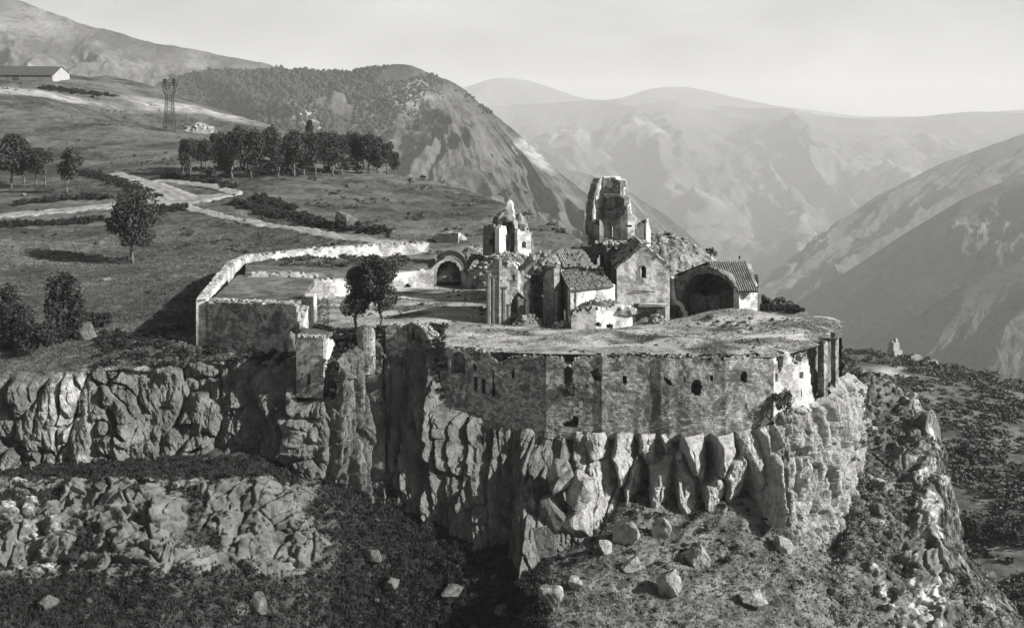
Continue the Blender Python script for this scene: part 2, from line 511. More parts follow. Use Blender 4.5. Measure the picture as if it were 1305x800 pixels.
LY, LZ = _sm(LY), _sm(LZ)
LPX = np.repeat(lpx[:, None], len(tv), 1); LX = XP(LPX, LY)
Lrow = HY + F * (HC - LZ) / LY
# rock bands that break out of the lower slope
band = sstep(598, 622, Lrow) * sstep(750, 715, Lrow) * sstep(440, 390, LPX + 25 * noise(LX / 6, LY / 6, seed=4))
fl = sstep(1080, 1110, LPX) * sstep(1330, 1250, LPX)
rt = sstep(1000, 1060, LPX)
ev = fbm(LX / 5, LZ / 5 + LY / 9, oct=4, seed=9)
flr = fl * sstep(-.06, .16, ev + .26 * sstep(1140, 1190, LPX) * sstep(1250, 1215, LPX))
rmask = np.clip(band * sstep(-.24, .02, ev + .12) + flr, 0, 1)
sl = np.cumsum(np.hypot(np.diff(LY, axis=1, prepend=LY[:, :1]), np.diff(LZ, axis=1, prepend=LZ[:, :1])), 1)
qx_, qs_ = LX + 1.3 * fbm(LX / 5, LY / 5, oct=3, seed=1), sl + 1.3 * fbm(LX / 5, LY / 5, oct=3, seed=2)


def blk(w, h, seed, wid):
    f1, f2, idn, cx, cy_ = voro(qx_ / w, qs_ / h, seed)
    e = np.clip((f2 - f1) / wid, 0, 1) ** .5
    return e * (.25 + .75 * idn) + e * ((qx_ / w - cx) * ((idn * 7.3) % 1 - .5) * 1.8 + (qs_ / h - cy_) * ((idn * 13.1) % 1 - .3) * 1.4)


disp = rmask * (1.5 * blk(3.6, 3.0, 5, .14) + .55 * blk(1.5, 1.2, 15, .16) + .2 * blk(.7, .6, 25, .2) - 1.0 + 2.2 * (ridged(LX / 8, sl / 5, 3, 45) - .5))
disp += (.75 * fbm(LX / 7, LY / 7, oct=3, seed=12) + .42 * fbm(LX / 1.9, LY / 1.9, oct=4, seed=13) + .55 * (ridged(LX / 3.3, sl / 4.5, 4, 14) - .5)) * sstep(140, 110, LY) ** .3
nx, ny, nz = .1, -.72, .69
LX2, LY2, LZ2 = LX + disp * nx, LY + disp * ny, LZ + disp * nz
lrock = np.clip(rmask * 1.05 + .45 * sstep(.15, .4, fbm(LX / 3.5, LY / 3.5, oct=4, seed=77)), 0, 1)
lsunlit = 1.0 * sstep(660, 740, LPX) * sstep(-.45, .15, fbm(LX / 4, LY / 4, oct=4, seed=61)) * (1 - .1 * fl)  # grass painted paler right of the prow, for the sun falling there
low_mat = m_ground('grass_slope', .014, .055, .045, .17, scale=1.6)  # very dark base tone, shade of the left slope put into the colour
o = link('lower_slope', mesh_np('lower_slope', np.stack([LX2, LY2, LZ2], -1).reshape(-1, 3), grid_quads(*LX.shape), None, {'dry': lsunlit.ravel(), 'rock': lrock.ravel(), 'pale': (.30 * sstep(150, 50, LPX) + .18 * sstep(450, 380, LPX) + .55 * flr).ravel()}), low_mat)
tag(o, kind='structure')


def lowpoint(px, row):
    """ground point of the lower slope seen at px,row"""
    i = int(np.argmin(np.abs(lpx - px)))
    r = HY + F * (HC - LZ2[i]) / LY2[i]
    j = int(np.nonzero((np.abs(r - row) < 4))[0][0]) if (np.abs(r - row) < 4).any() else int(np.argmin(np.abs(r - row)))
    return np.array([LX2[i, j], LY2[i, j], LZ2[i, j]])


# ------------------------------------------------------------------ cliff: face between the plateau edge / wall foot and the lower slope
WALLBASE = [(556, 512), (575, 520), (600, 530), (640, 541), (695, 549), (765, 551), (840, 553), (925, 553), (985, 542), (1000, 524), (1020, 518), (1038, 513), (1050, 504), (1066, 484), (1085, 474), (1100, 486)]
cpx = np.r_[np.linspace(-600, -252, 160), np.linspace(-250, 1100, 1700)]
ty = edgeY(cpx) - .35
ztop_free = Zground(XP(cpx, edgeY(cpx)), edgeY(cpx)) + .1
ztop_wall = ZP(lin(WALLBASE, cpx), ty)
wl = sstep(552, 566, cpx)
tz = ztop_free * (1 - wl) + ztop_wall * wl
tz = tz - sstep(372, 380, cpx) * sstep(432, 424, cpx) * 3.6
TY = np.c_[ty]; TZ = np.c_[tz]
BY = lowfootY(cpx) - 1.2; BZ = lowfootZ(cpx) - 1.6
BY = np.minimum(BY, ty - .2)
vv = np.linspace(0, 1, 260)
bulge = np.sin(vv * math.pi)[None, :] * (.8 * (1 + .6 * noise(cpx / 60, cpx * 0, seed=6)))[:, None]
prof = (vv ** 1.35)[None, :]
CY = ty[:, None] + (BY - ty)[:, None] * prof
CZ = tz[:, None] + (BZ - tz)[:, None] * vv[None, :]
CPX = np.repeat(cpx[:, None], len(vv), 1); CXX = XP(CPX, CY)
# plan normal of the face
dx = np.gradient(XP(cpx, ty)); dy = np.gradient(ty)
kk = 60
sm = lambda a: np.convolve(np.pad(a, kk, 'edge'), np.ones(2 * kk + 1) / (2 * kk + 1), 'valid')
dx, dy = sm(dx), sm(dy)
ln = np.hypot(dx, dy); nX, nY = (dy / ln)[:, None], (-dx / ln)[:, None]
arc = np.cumsum(np.hypot(np.gradient(XP(cpx, ty)), np.gradient(ty)))[:, None] + 0 * CZ
wx = arc + .9 * fbm(arc / 5, CZ / 5, oct=3, seed=40); wz = CZ + .8 * fbm(arc / 4, CZ / 6, oct=3, seed=41)
lft = sstep(430, 380, CPX); ctr = sstep(390, 440, CPX) * sstep(760, 690, CPX); rgt = sstep(1000, 1040, CPX)


def vblock(x, y, seed, jit=.85, k=.6):
    """cells under a squarish metric: straight joints, blocky outlines"""
    ix, iy = np.floor(x).astype(np.int64), np.floor(y).astype(np.int64); z0 = np.zeros_like(ix)
    f1 = np.full(x.shape, 9.); f2 = np.full(x.shape, 9.); idn = np.zeros(x.shape); cx = np.zeros(x.shape); cy = np.zeros(x.shape)
    for dx in (-1, 0, 1):
        for dy in (-1, 0, 1):
            gx = ix + dx; gy = iy + dy
            qx = gx + .5 + (_rnd(gx, gy, z0, seed) - .5) * jit; qy = gy + .5 + (_rnd(gx, gy, z0 + 1, seed) - .5) * jit
            ax_, ay_ = np.abs(qx - x), np.abs(qy - y)
            d = k * np.maximum(ax_, ay_) + (1 - k) * np.hypot(ax_, ay_)
            n = d < f1; f2 = np.where(n, f1, np.minimum(f2, d))
            idn = np.where(n, _rnd(gx, gy, z0 + 2, seed), idn); cx = np.where(n, qx, cx); cy = np.where(n, qy, cy); f1 = np.where(n, d, f1)
    return f1, f2, idn, cx, cy


def cells(wx, wz, w, h, seed, wid, p, tilt=.0, bias=.0):
    """rock blocks: plane faces each turned its own way, bevelled at narrow deep joints"""
    f1, f2, idn, cx, cz = vblock(wx / w, wz / h, seed)
    e = np.clip((f2 - f1) / (wid * .5), 0, 1) ** (p * .9)
    i2 = (idn * 7.31) % 1.0; i3 = (idn * 13.7) % 1.0
    u, v = wx / w - cx, wz / h - cz
    t = u * ((i2 - .5) * 2.4 - bias) + v * (i3 - .42) * 2.0
    # second plane: many blocks carry a bevelled right or left cheek
    i4 = (idn * 29.3) % 1.0
    t = t - np.clip(np.where(i4 > .5, u, -u) - (.05 + .2 * i3), 0, None) * 1.9
    return e, idn, e * t * tilt


front = sstep(735, 775, CPX) * sstep(1010, 960, CPX)
lean = .35 * wz * noise(wx / 13, wz * 0 + 3, seed=3)
A1, I1, T1 = cells(wx + lean, wz, 5.6, 5.5, 71, .5, .42, 2.0)          # big bosses (left)
A1b, I1b, T1b = cells(wx + .6 * lean, wz, 2.7, 3.4, 79, .45, .45, 1.0)
A2, I2, T2 = cells(wx + .5 * lean, wz, 3.0, 13.0, 72, .36, .38, 1.9)   # tall columns
A3, I3, T3 = cells(wx, wz, 1.7, 3.6, 73, .3, .4, .8)
A5, I5, T5 = cells(wx + .4 * lean, wz, 2.9, 6.0, 76, .34, .34, 2.5, 1.7)      # blocks under the rampart
A4, I4, T4 = cells(wx * 1.0 + 3, wz, 1.05, 1.7, 74, .22, .6, 1.0)
A7, I7, T7 = cells(wx + .3 * wz, wz - .2 * wx, .48, .8, 75, .24, .7, 1.0)
mid_ = (1 - lft) * (1 - front)
A1c, I1c, T1c = cells(wx * .9 + .9 * wz * noise(wx / 7, wz / 9, seed=8), wz + .3 * wx * noise(wx / 8, wz / 7, seed=2), 3.2, 7.0, 83, .5, .5, 1.4)
mx_ = sstep(-.12, .12, fbm(wx / 9, wz / 9, oct=2, seed=84))
d = lft * (mx_ * (2.4 * A1 * (.25 + .9 * I1) + T1) + (1 - mx_) * (2.0 * A1c * (.2 + 1.0 * I1c) + T1c) + .7 * A1b * (.1 + I1b) + T1b * .8 + .3 * A3 * I3 + .9 * (ridged(wx / 5, wz / 5, 3, 85) - .5))
d += mid_ * (1 - .55 * rgt) * (1.5 * A2 * (.2 + 1.0 * I2) + T2 + .8 * A3 * (.1 + I3) + T3) + front * (1.6 * A5 * (.35 + .75 * I5) + T5 + .22 * A3 * I3)
d += .16 * fbm(wx / .45, wz / .6, oct=3, seed=57) - .55 * (1 - np.where(lft > .5, np.where(mx_ > .5, A1, A1c), np.where(front > .5, A5, A2))) ** 2
d += (.30 + .10 * rgt) * (A4 * (.1 + I4) + T4) + .13 * (A7 * (.1 + I7) + T7) + .22 * fbm(wx / 1.3, wz / 1.3, oct=4, seed=50) + 1.7 * fbm(wx / 11, wz / 14, oct=2, seed=52)
A6, I6, T6 = cells(wx + .7 * lean + .25 * wz, wz, 1.9, 6.5, 81, .30, .36, 1.7, -.2)
d += rgt * (1.0 * A6 * (.05 + 1.1 * I6) + .75 * T6 - .3 + 1.1 * (ridged(wx / 6, wz / 14, 2, 55) - .45))
d *= (.45 + .55 * sstep(0, .08, vv))[None, :]
d *= 1 - .5 * sstep(1080, 1100, CPX)
d += bulge - .75
d[:, -1] -= .6
# a broken prow of great blocks stands out below the left part of the rampart
prow = sstep(655, 680, CPX) * sstep(772, 745, CPX) * sstep(.12, .3, vv)[None, :]
d += prow * (1.6 + 1.2 * A5)
mX = CXX + nX * d; mY = CY + nY * d; mZ = CZ + .12 * d * sstep(0, .12, 1 - vv)[None, :]
cmat = m_rock('cliff_rock', .075, .25)
CV = np.stack([mX, mY, mZ], -1)
# the crown of the cliff runs back under the turf
back = np.stack([XP(cpx, ty + 2.2), ty + 2.2, tz + .05 - 2.2 * wl], -1)[:, None]
CV2 = np.concatenate([back, CV], 1)
pale = 1.15 * sstep(985, 1015, cpx) + 1.0 * sstep(690, 775, cpx) * sstep(1000, 980, cpx) + .46 * np.exp(-((cpx - 95) / 45) ** 2) + .2 * sstep(430, 380, cpx)  # bleached rock; right end painted paler still, standing in for direct sun
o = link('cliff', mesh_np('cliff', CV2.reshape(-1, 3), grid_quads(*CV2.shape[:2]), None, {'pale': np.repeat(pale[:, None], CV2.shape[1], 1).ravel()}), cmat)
tag(o, kind='structure')


# ------------------------------------------------------------------ far slope right, mountains, valley floor
def loft(name, cols, mat, npx, nv, amp, freq, seed, extra=None, attrs=None, fade=0.0):
    px = np.linspace(min(cols), max(cols), npx); kk = sorted(cols); m = len(cols[kk[0]])
    Yk = np.stack([np.interp(px, kk, [cols[k][j][1] for k in kk]) for j in range(m)], 1)
    Rk = np.stack([np.interp(px, kk, [cols[k][j][0] for k in kk]) for j in range(m)], 1)
    Zk = ZP(Rk, Yk)
    tk = np.linspace(0, 1, m); tv = np.linspace(0, 1, nv)
    Y = np.stack([np.interp(tv, tk, Yk[i]) for i in range(npx)]); Z = np.stack([np.interp(tv, tk, Zk[i]) for i in range(npx)])
    X = XP(px[:, None] + 0 * Y, Y)
    Z = Z + amp * fbm(X * freq, Y * freq, oct=6, seed=seed)
    at = attrs(X, Y, Z, px[:, None] + 0 * Y) if attrs else {'dry': np.zeros(X.size), 'rock': np.zeros(X.size)}
    o = link(name, mesh_np(name, np.stack([X, Y, Z], -1).reshape(-1, 3), grid_quads(npx, nv), None, {k: np.asarray(v).ravel() for k, v in at.items()}), mat)
    return tag(o, kind='structure'), X, Y, Z


GR = {1040: [(1000, 150), (800, 178), (700, 212), (600, 262), (540, 310), (470, 395), (447, 450), (600, 620)],
      1120: [(1000, 148), (800, 176), (700, 210), (600, 260), (540, 305), (475, 390), (450, 440), (600, 620)],
      1180: [(1000, 146), (800, 172), (700, 206), (600, 258), (540, 305), (480, 390), (462, 430), (600, 620)],
      1305: [(1000, 140), (800, 166), (700, 200), (610, 250), (550, 300), (505, 370), (488, 420), (600, 620)],
      1600: [(1000, 138), (800, 164), (700, 200), (620, 250), (560, 300), (520, 370), (505, 420), (600, 620)]}
valley_mat = m_ground('scrub_slope', .045, .16, scale=.6)
_, RX, RY, RZ = loft('far_slope', GR, valley_mat, 420, 420, 6, 1 / 60, 91, attrs=lambda X, Y, Z, p: {'dry': .6 * sstep(.1, .35, fbm(X / 40, Y / 40, oct=3, seed=6)), 'rock': .5 * sstep(.2, .4, fbm(X / 18, Y / 18, oct=3, seed=7))})


def m_mountain(name, lo, hi, s=1.0, forest=True):
    k = NT(name)
    a = k.noise(.006 * s, 7, .62, dist=.5)
    c = k.ramp(a, [(.36, lo), (.52, (lo + hi) * .5), (.66, hi)])
    b = k.noise(.05 * s, 5, .7)
    c = k.mix(k.mr(b, .5, .62, 0, .6), c, g3(lo * .6))
    c = k.mix(k.mr(k.attr('rock'), 0, 1), c, k.ramp(k.noise(.05 * s, 6, .75), [(.35, hi * .9), (.68, min(.42, hi * 2.6))]))
    n = k.bump(k.noise(.03 * s, 8, .7), .8, 14 / s)
    return k.done(c, k.bump(k.noise(.2 * s, 4, .6), .5, 2.5 / s, n))


def mountain(name, crest, dirv, front, drop, back, mat, nu=420, nv=190, amp=60, wl=400, seed=1, p=.9, crest_noise=.1, rock=0.35):
    cr = np.array(crest, float)
    px = np.linspace(cr[0, 0], cr[-1, 0], nu)
    fv = (px > -30) & (px < 1335)                     # finer columns over the stretch the photograph shows
    px = np.interp(np.linspace(0, 1, nu), np.linspace(0, 1, nu), px) if fv.all() else np.sort(np.r_[px[~fv][::2], np.linspace(max(-30, cr[0, 0]), min(1335, cr[-1, 0]), nu - len(px[~fv][::2]) + 1)[:-1]])
    # smooth spline through the crest survey
    py = np.interp(px, cr[:, 0], cr[:, 1]); Y = np.interp(px, cr[:, 0], cr[:, 2])
    k = max(2, nu // 50); w = np.hanning(2 * k + 3)[1:-1]; w /= w.sum()
    f = lambda a: np.convolve(np.pad(a, k, 'reflect', reflect_type='odd'), w, 'valid')
    py, Y = f(py), f(Y)
    X0, Z0 = XP(px, Y), ZP(py, Y)
    v = np.r_[np.linspace(-.35, 0, 22)[:-1], np.linspace(0, 1, nv) ** 1.15]
    dv = np.array(dirv, float); dv /= np.linalg.norm(dv)
    L = np.where(v < 0, -v * back / .35, v * front)
    s = np.where(v < 0, -1, 1) * L
    X = X0[:, None] + dv[0] * s[None]; Yy = Y[:, None] + dv[1] * s[None]
    av = np.abs(v)[None]
    Z = Z0[:, None] - drop * np.where(v < 0, (-v / .35) * 1.2, np.clip(v, 0, 1) ** p)[None]
    # spurs and gullies that run down the slope from the crest
    a_ = np.cumsum(np.hypot(np.gradient(X0), np.gradient(Y)))[:, None] + 0 * X; b_ = s[None] + 0 * X
    wv = .55 * fbm(a_ / wl, b_ / (wl * 1.3), oct=4, seed=seed + 21) + .5 * fbm(a_ / (wl * 2.5), b_ / (wl * 2.5), oct=2, seed=seed + 22)
    r = ridged(a_ / wl + wv, b_ / (wl * 3.0), 5, seed) - .55
    wgt = crest_noise + (1 - crest_noise) * sstep(0, .3, av)
    r2 = ridged(a_ / wl * 3.1 + 2.2 * wv, b_ / wl * .9, 4, seed + 40) - .5
    Z = Z + amp * wgt * (.16 * fbm(X / wl * 9, Yy / wl * 9, oct=5, seed=seed + 60) + .22 * ridged(X / wl * 5, Yy / wl * 5, 4, seed + 61) + r * 1.7 + .5 * r2 + .25 * fbm(X / wl * 2.3, Yy / wl * 2.3, oct=5, seed=seed + 3)) - amp * .1 * av
    rk = rock * sstep(.05, .45, fbm(X / (wl * .35), Yy / (wl * .35), oct=4, seed=seed + 9) + .5 * (r)) * 2
    o = link(name, mesh_np(name, np.stack([X, Yy, Z], -1).reshape(-1, 3), grid_quads(nu, len(v))[:, ::-1], None, {'rock': np.clip(rk, 0, 1).ravel(), 'dry': np.zeros(X.size)}), mat)
    tag(o, kind='structure')
    return X, Yy, Z


mt_far = m_mountain('far_mountain', .05, .12, .22)
mt_east = m_mountain('east_mountain', .03, .11, .6)
mt_mid = m_mountain('wooded_mountain', .045, .16, 1.0)
mt_bare = m_mountain('bare_mountain', .06, .18, .6)
mountain('distant_peaks', [(420, 150, 14949), (560, 125, 14949), (600, 108, 14949), (635, 99, 14949), (660, 99, 14949), (690, 107, 14949), (745, 127, 14949), (790, 127, 14949), (825, 114, 14949), (870, 110, 14949), (905, 117, 14949), (985, 135, 14949), (1100, 150, 14949), (1200, 148, 14949), (1305, 140, 14949), (1500, 120, 14949), (2200, 120, 14949), (2900, 140, 14949)],
         (0, -1), 2530, 1035, 2070, mt_far, 300, 90, 206, 2300, 101, crest_noise=.05)
mountain('far_ridge', [(380, 160, 11959), (560, 142, 11959), (640, 136, 11959), (740, 129, 11959), (800, 127, 11959), (850, 128, 11959), (900, 134, 11959), (950, 140, 11959), (1000, 139, 11730), (1050, 150, 11730), (1110, 155, 11500), (1170, 151, 11500), (1240, 143, 11500), (1305, 146, 11500), (1600, 150, 11500), (2200, 130, 11500), (2900, 120, 11500)],
         (-.1, -1), 5520, 1288, 2760, mt_far, 640, 300, 436, 2070, 103, p=.8, crest_noise=.06)
mountain('east_ridge', [(930, 400, 4918), (985, 352, 4997), (1050, 302, 5077), (1110, 254, 5156), (1200, 208, 5235), (1305, 170, 5315), (1500, 120, 5394), (1900, 70, 5394), (2600, 60, 5394)], (-.8, -.6), 1518, 592, 828, mt_east, 640, 240, 100, 579, 105, crest_noise=.02, rock=.14)
mountain('gorge_spur', [(985, 408, 3650), (1020, 382, 3650), (1080, 346, 3650), (1150, 300, 3650), (1230, 252, 3650), (1305, 222, 3650), (1500, 150, 3650), (1900, 90, 3650), (2600, 70, 3650)], (-.5, -.86), 1242, 454, 690, mt_east, 640, 220, 78, 414, 107, crest_noise=.02, rock=.14)
mountain('gorge_wall', [(1060, 470, 2617), (1110, 440, 2617), (1160, 408, 2617), (1230, 362, 2617), (1305, 330, 2617), (1500, 260, 2617), (1900, 200, 2617), (2600, 170, 2617)], (-.5, -.86), 1061, 394, 455, mt_east, 640, 240, 32, 287, 109, crest_noise=.02, rock=.14)
mountain('pale_spur', [(640, 205, 5750), (700, 212, 5704), (740, 219, 5635), (790, 237, 5520), (850, 275, 5290), (900, 320, 5060), (940, 380, 4830)], (.5, -.86), 1609, 758, 1150, mt_bare, 300, 160, 70, 598, 111, crest_noise=.1)
FX, FY, FZ = mountain('wooded_ridge', [(90, 150, 2550), (170, 118, 2550), (225, 98, 2550), (300, 92, 2516), (385, 93, 2482), (440, 95, 2465), (470, 90, 2448), (505, 85, 2431), (530, 86, 2414), (552, 95, 2380), (585, 107, 2346), (612, 132, 2295), (650, 165, 2210), (690, 200, 2142), (740, 241, 2057), (780, 276, 1989), (820, 312, 1921), (870, 370, 1836)],
         (.25, -.97), 1360, 408, 680, mt_mid, 640, 300, 75, 391, 113, crest_noise=.1, p=.85, rock=.55)
mountain('bare_mountain', [(-1100, -90, 3400), (-700, -75, 3400), (-300, -60, 3400), (-150, -40, 3400), (0, -8, 3315), (60, 16, 3281), (120, 36, 3230), (190, 52, 3196), (260, 67, 3145), (330, 81, 3111), (400, 98, 3060), (470, 125, 3026)], (.15, -.98), 1530, 391, 510, mt_bare, 500, 200, 68, 391, 115, crest_noise=.1, p=.75, rock=.25)

_n = 60
vg = np.stack(np.meshgrid(np.linspace(-15900, 15900, _n), np.linspace(-900, 17900, _n), indexing='ij'), -1)
vz = -1180 + 60 * fbm(vg[..., 0] / 2000, vg[..., 1] / 2000, oct=3, seed=1) - 0.0 * vg[..., 1]
o = link('ground', mesh_np('ground', np.concatenate([vg, vz[..., None]], -1).reshape(-1, 3), grid_quads(_n, _n), None, {'dry': np.zeros(_n * _n), 'rock': np.zeros(_n * _n)}), mt_far)
tag(o, kind='structure')

# ------------------------------------------------------------------ sky, sun, haze, camera
w = bpy.data.worlds.new('World'); scene.world = w; w.use_nodes = True
nt = w.node_tree; nt.nodes.clear()
out = nt.nodes.new('ShaderNodeOutputWorld'); bg = nt.nodes.new('ShaderNodeBackground'); sk = nt.nodes.new('ShaderNodeTexSky')
sk.sky_type = 'NISHITA'; sk.sun_disc = False; sk.sun_elevation = EL; sk.sun_rotation = math.atan2(SUN[0], SUN[1])
sk.dust_density = 3.0; sk.altitude = 1200
# thin bright veil of high haze towards the horizon, with faint streaks
tc = nt.nodes.new('ShaderNodeTexCoord'); sx_ = nt.nodes.new('ShaderNodeSeparateXYZ'); nt.links.new(tc.outputs['Generated'], sx_.inputs[0])
vm = nt.nodes.new('ShaderNodeMapRange'); vm.interpolation_type = 'SMOOTHSTEP'; nt.links.new(sx_.outputs[2], vm.inputs[0])
for i_, v_ in enumerate((.02, .5, .85, 0.0)): vm.inputs[i_ + 1].default_value = v_
mp = nt.nodes.new('ShaderNodeMapping'); mp.inputs['Scale'].default_value = (2.2, 2.2, 7); nt.links.new(tc.outputs['Generated'], mp.inputs[0])
cn_ = nt.nodes.new('ShaderNodeTexNoise'); cn_.inputs['Scale'].default_value = 1.6; cn_.inputs['Detail'].default_value = 5; cn_.inputs['Distortion'].default_value = .6; nt.links.new(mp.outputs[0], cn_.inputs['Vector'])
cr_ = nt.nodes.new('ShaderNodeMapRange'); nt.links.new(cn_.outputs['Fac'], cr_.inputs[0])
for i_, v_ in enumerate((.3, .7, 4.3, 8.0)): cr_.inputs[i_ + 1].default_value = v_
veil = nt.nodes.new('ShaderNodeMix'); veil.data_type = 'RGBA'; nt.links.new(vm.outputs[0], veil.inputs[0]); nt.links.new(cr_.outputs[0], veil.inputs[7])
bw = nt.nodes.new('ShaderNodeRGBToBW'); nt.links.new(sk.outputs[0], veil.inputs[6]); nt.links.new(veil.outputs[2], bw.inputs[0])
tint = nt.nodes.new('ShaderNodeMix'); tint.data_type = 'RGBA'; tint.blend_type = 'MULTIPLY'; tint.inputs[0].default_value = 1
nt.links.new(bw.outputs[0], tint.inputs[6]); tint.inputs[7].default_value = (1.0, .992, .972, 1)
nt.links.new(tint.outputs[2], bg.inputs[0]); bg.inputs[1].default_value = SKY_STRENGTH = .053
nt.links.new(bg.outputs[0], out.inputs[0])
sun = bpy.data.lights.new('sun', 'SUN'); sun.energy = 5.0; sun.angle = math.radians(.5); sun.color = (1, .99, .97)
so = bpy.data.objects.new('sun', sun); COL.objects.link(so)
from mathutils import Vector
so.rotation_euler = Vector(SUN).to_track_quat('Z', 'Y').to_euler()

hz = MB(); hz.box((0, 8400, -350), (32200, 19600, 1900))
kh = bpy.data.materials.new('valley_haze'); kh.use_nodes = True; kt = kh.node_tree; kt.nodes.clear()
ko = kt.nodes.new('ShaderNodeOutputMaterial'); kv = kt.nodes.new('ShaderNodeVolumePrincipled')
kv.inputs['Color'].default_value = (.82, .815, .80, 1); kv.inputs['Density'].default_value = 1 / 12500; kv.inputs['Anisotropy'].default_value = .0
kt.links.new(kv.outputs[0], ko.inputs['Volume'])
tag(hz.build('haze', kh), kind='stuff')

cam = bpy.data.cameras.new('camera'); co = bpy.data.objects.new('camera', cam); COL.objects.link(co)
cam.sensor_width = 36; cam.lens = 36 * F / 1305; cam.shift_y = -(400 - HY) / 1305
cam.clip_start = .5; cam.clip_end = 60000
co.location = (0, 0, HC); co.rotation_euler = (math.radians(90), 0, 0)
scene.camera = co
scene.view_settings.view_transform = 'Standard'; scene.view_settings.look = 'None'; scene.view_settings.gamma = 1
scene.view_settings.use_curve_mapping = False; scene.view_settings.exposure = 1.05
cy = scene.cycles
cy.max_bounces = 4; cy.diffuse_bounces = 1; cy.glossy_bounces = 1; cy.transmission_bounces = 0; cy.volume_bounces = 1; cy.transparent_max_bounces = 4
cy.use_denoising = True; cy.use_adaptive_sampling = True; cy.adaptive_threshold = .02

# ================================================================== masonry
def m_masonry(name, lo, hi, mortar, bw=.42, rh=.27, stain=.6, white=0.0):
    k = NT(name)
    uv = k.attr('wuv', 'Vector')
    # uneven courses
    wob = k.n('ShaderNodeVectorMath', operation='ADD')
    nz_ = k.n('ShaderNodeTexNoise'); nz_.inputs['Scale'].default_value = .9; nz_.inputs['Detail'].default_value = 3
    k.l(uv, nz_.inputs['Vector'])
    sub = k.n('ShaderNodeVectorMath', operation='SCALE'); k.l(nz_.outputs['Color'], sub.inputs[0]); sub.inputs['Scale'].default_value = .22
    k.l(uv, wob.inputs[0]); k.l(sub.outputs[0], wob.inputs[1])
    br = k.n('ShaderNodeTexBrick'); k.l(wob.outputs[0], br.inputs['Vector'])
    br.inputs['Scale'].default_value = 1; br.inputs['Brick Width'].default_value = bw; br.inputs['Row Height'].default_value = rh
    br.inputs['Mortar Size'].default_value = .022; br.inputs['Mortar Smooth'].default_value = .3; br.inputs['Bias'].default_value = 0
    br.inputs['Color1'].default_value = g3(lo); br.inputs['Color2'].default_value = g3(hi); br.inputs['Mortar'].default_value = g3(mortar)
    c = br.outputs['Color']
    v = k.noise(2.2, 5, .7)
    c = k.mix(k.mr(v, .42, .66, 0, .6), c, g3(lo * .55), 'MIX')
    st = k.noise(.16, 7, .68, dist=.9)
    c = k.mix(k.mr(st, .48, .6, 0, stain), c, g3(lo * .38))
    run = k.noise(.9, 5, .65, stretch=(1, 1, .16))
    c = k.mix(k.mr(run, .54, .66, 0, stain * .7), c, g3(lo * .45))
    if white:
        pl = k.mr(k.noise(.35, 6, .6), .44, .56, 0, white)
        c = k.mix(pl, c, k.ramp(k.noise(3, 5, .7), [(.3, hi * 1.0), (.6, min(.74, hi * 1.55))]))
    # patches where the facing is lost and the rubble core shows
    lost = k.mr(k.noise(.16, 6, .7, dist=.5), .56, .62, 0, .9)
    c = k.mix(lost, c, k.ramp(k.noise(2.6, 6, .75), [(.32, lo * .45), (.66, hi * .95)]))
    c = k.mix(k.mr(k.noise(.5, 4, .6, dist=1.2), .57, .60, 0, .35), c, g3(hi * 1.15))
    n1 = k.bump(br.outputs['Fac'], -.6, .05)
    return k.done(c, k.bump(k.noise(5, 5, .7), .5, .12, n1))


M_WALL = m_masonry('rampart_masonry', .13, .38, .03, stain=.85)
M_PALE = m_masonry('pale_masonry', .22, .40, .11, stain=.6, white=.7)  # pale stone, also used to paint sunlight on faces turned right
M_DARK = m_masonry('shaded_weathered_masonry', .10, .22, .04, stain=.6)  # darker copy of the stone, also painting shade on sun-averted walls and interiors
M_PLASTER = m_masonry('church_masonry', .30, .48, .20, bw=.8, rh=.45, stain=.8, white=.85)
M_GREY = m_masonry('grey_ashlar', .15, .30, .08, bw=.8, rh=.5, stain=.6)


def m_simple(name, lo, hi, sc=2.0, bump=.5, dark=.5):
    k = NT(name)
    c = k.ramp(k.noise(sc, 6, .7), [(.32, lo), (.66, hi)])
    c = k.mix(k.mr(k.noise(sc * .3, 5, .65), .52, .66, 0, dark), c, g3(lo * .6))
    return k.done(c, k.bump(k.noise(sc * 3, 5, .7), bump, .1))


M_RUBBLE = m_simple('rubble_stone', .10, .40, 1.3)
M_TILE = m_simple('roof_tile', .08, .38, 2.4)
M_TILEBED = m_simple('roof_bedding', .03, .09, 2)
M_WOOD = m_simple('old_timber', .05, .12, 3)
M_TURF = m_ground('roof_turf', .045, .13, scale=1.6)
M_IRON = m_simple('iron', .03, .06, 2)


def resample(plan, cell):
    """plan survey -> points every `cell` metres, with mitred normals (front = right-hand side of travel)"""
    A = np.array(plan, float)
    seg = np.linalg.norm(np.diff(A, axis=0), axis=1); S = np.r_[0, np.cumsum(seg)]
    n = max(2, int(round(S[-1] / cell)) + 1); s = np.linspace(0, S[-1], n)
    s = np.sort(np.unique(np.r_[s, S[1:-1]]))
    keep = np.r_[True, np.diff(s) > cell * .3]; s = s[keep]
    x = np.interp(s, S, A[:, 0]); y = np.interp(s, S, A[:, 1])
    tx = np.gradient(x, s); ty_ = np.gradient(y, s); l = np.hypot(tx, ty_)
    return s, x, y, ty_ / l, -tx / l


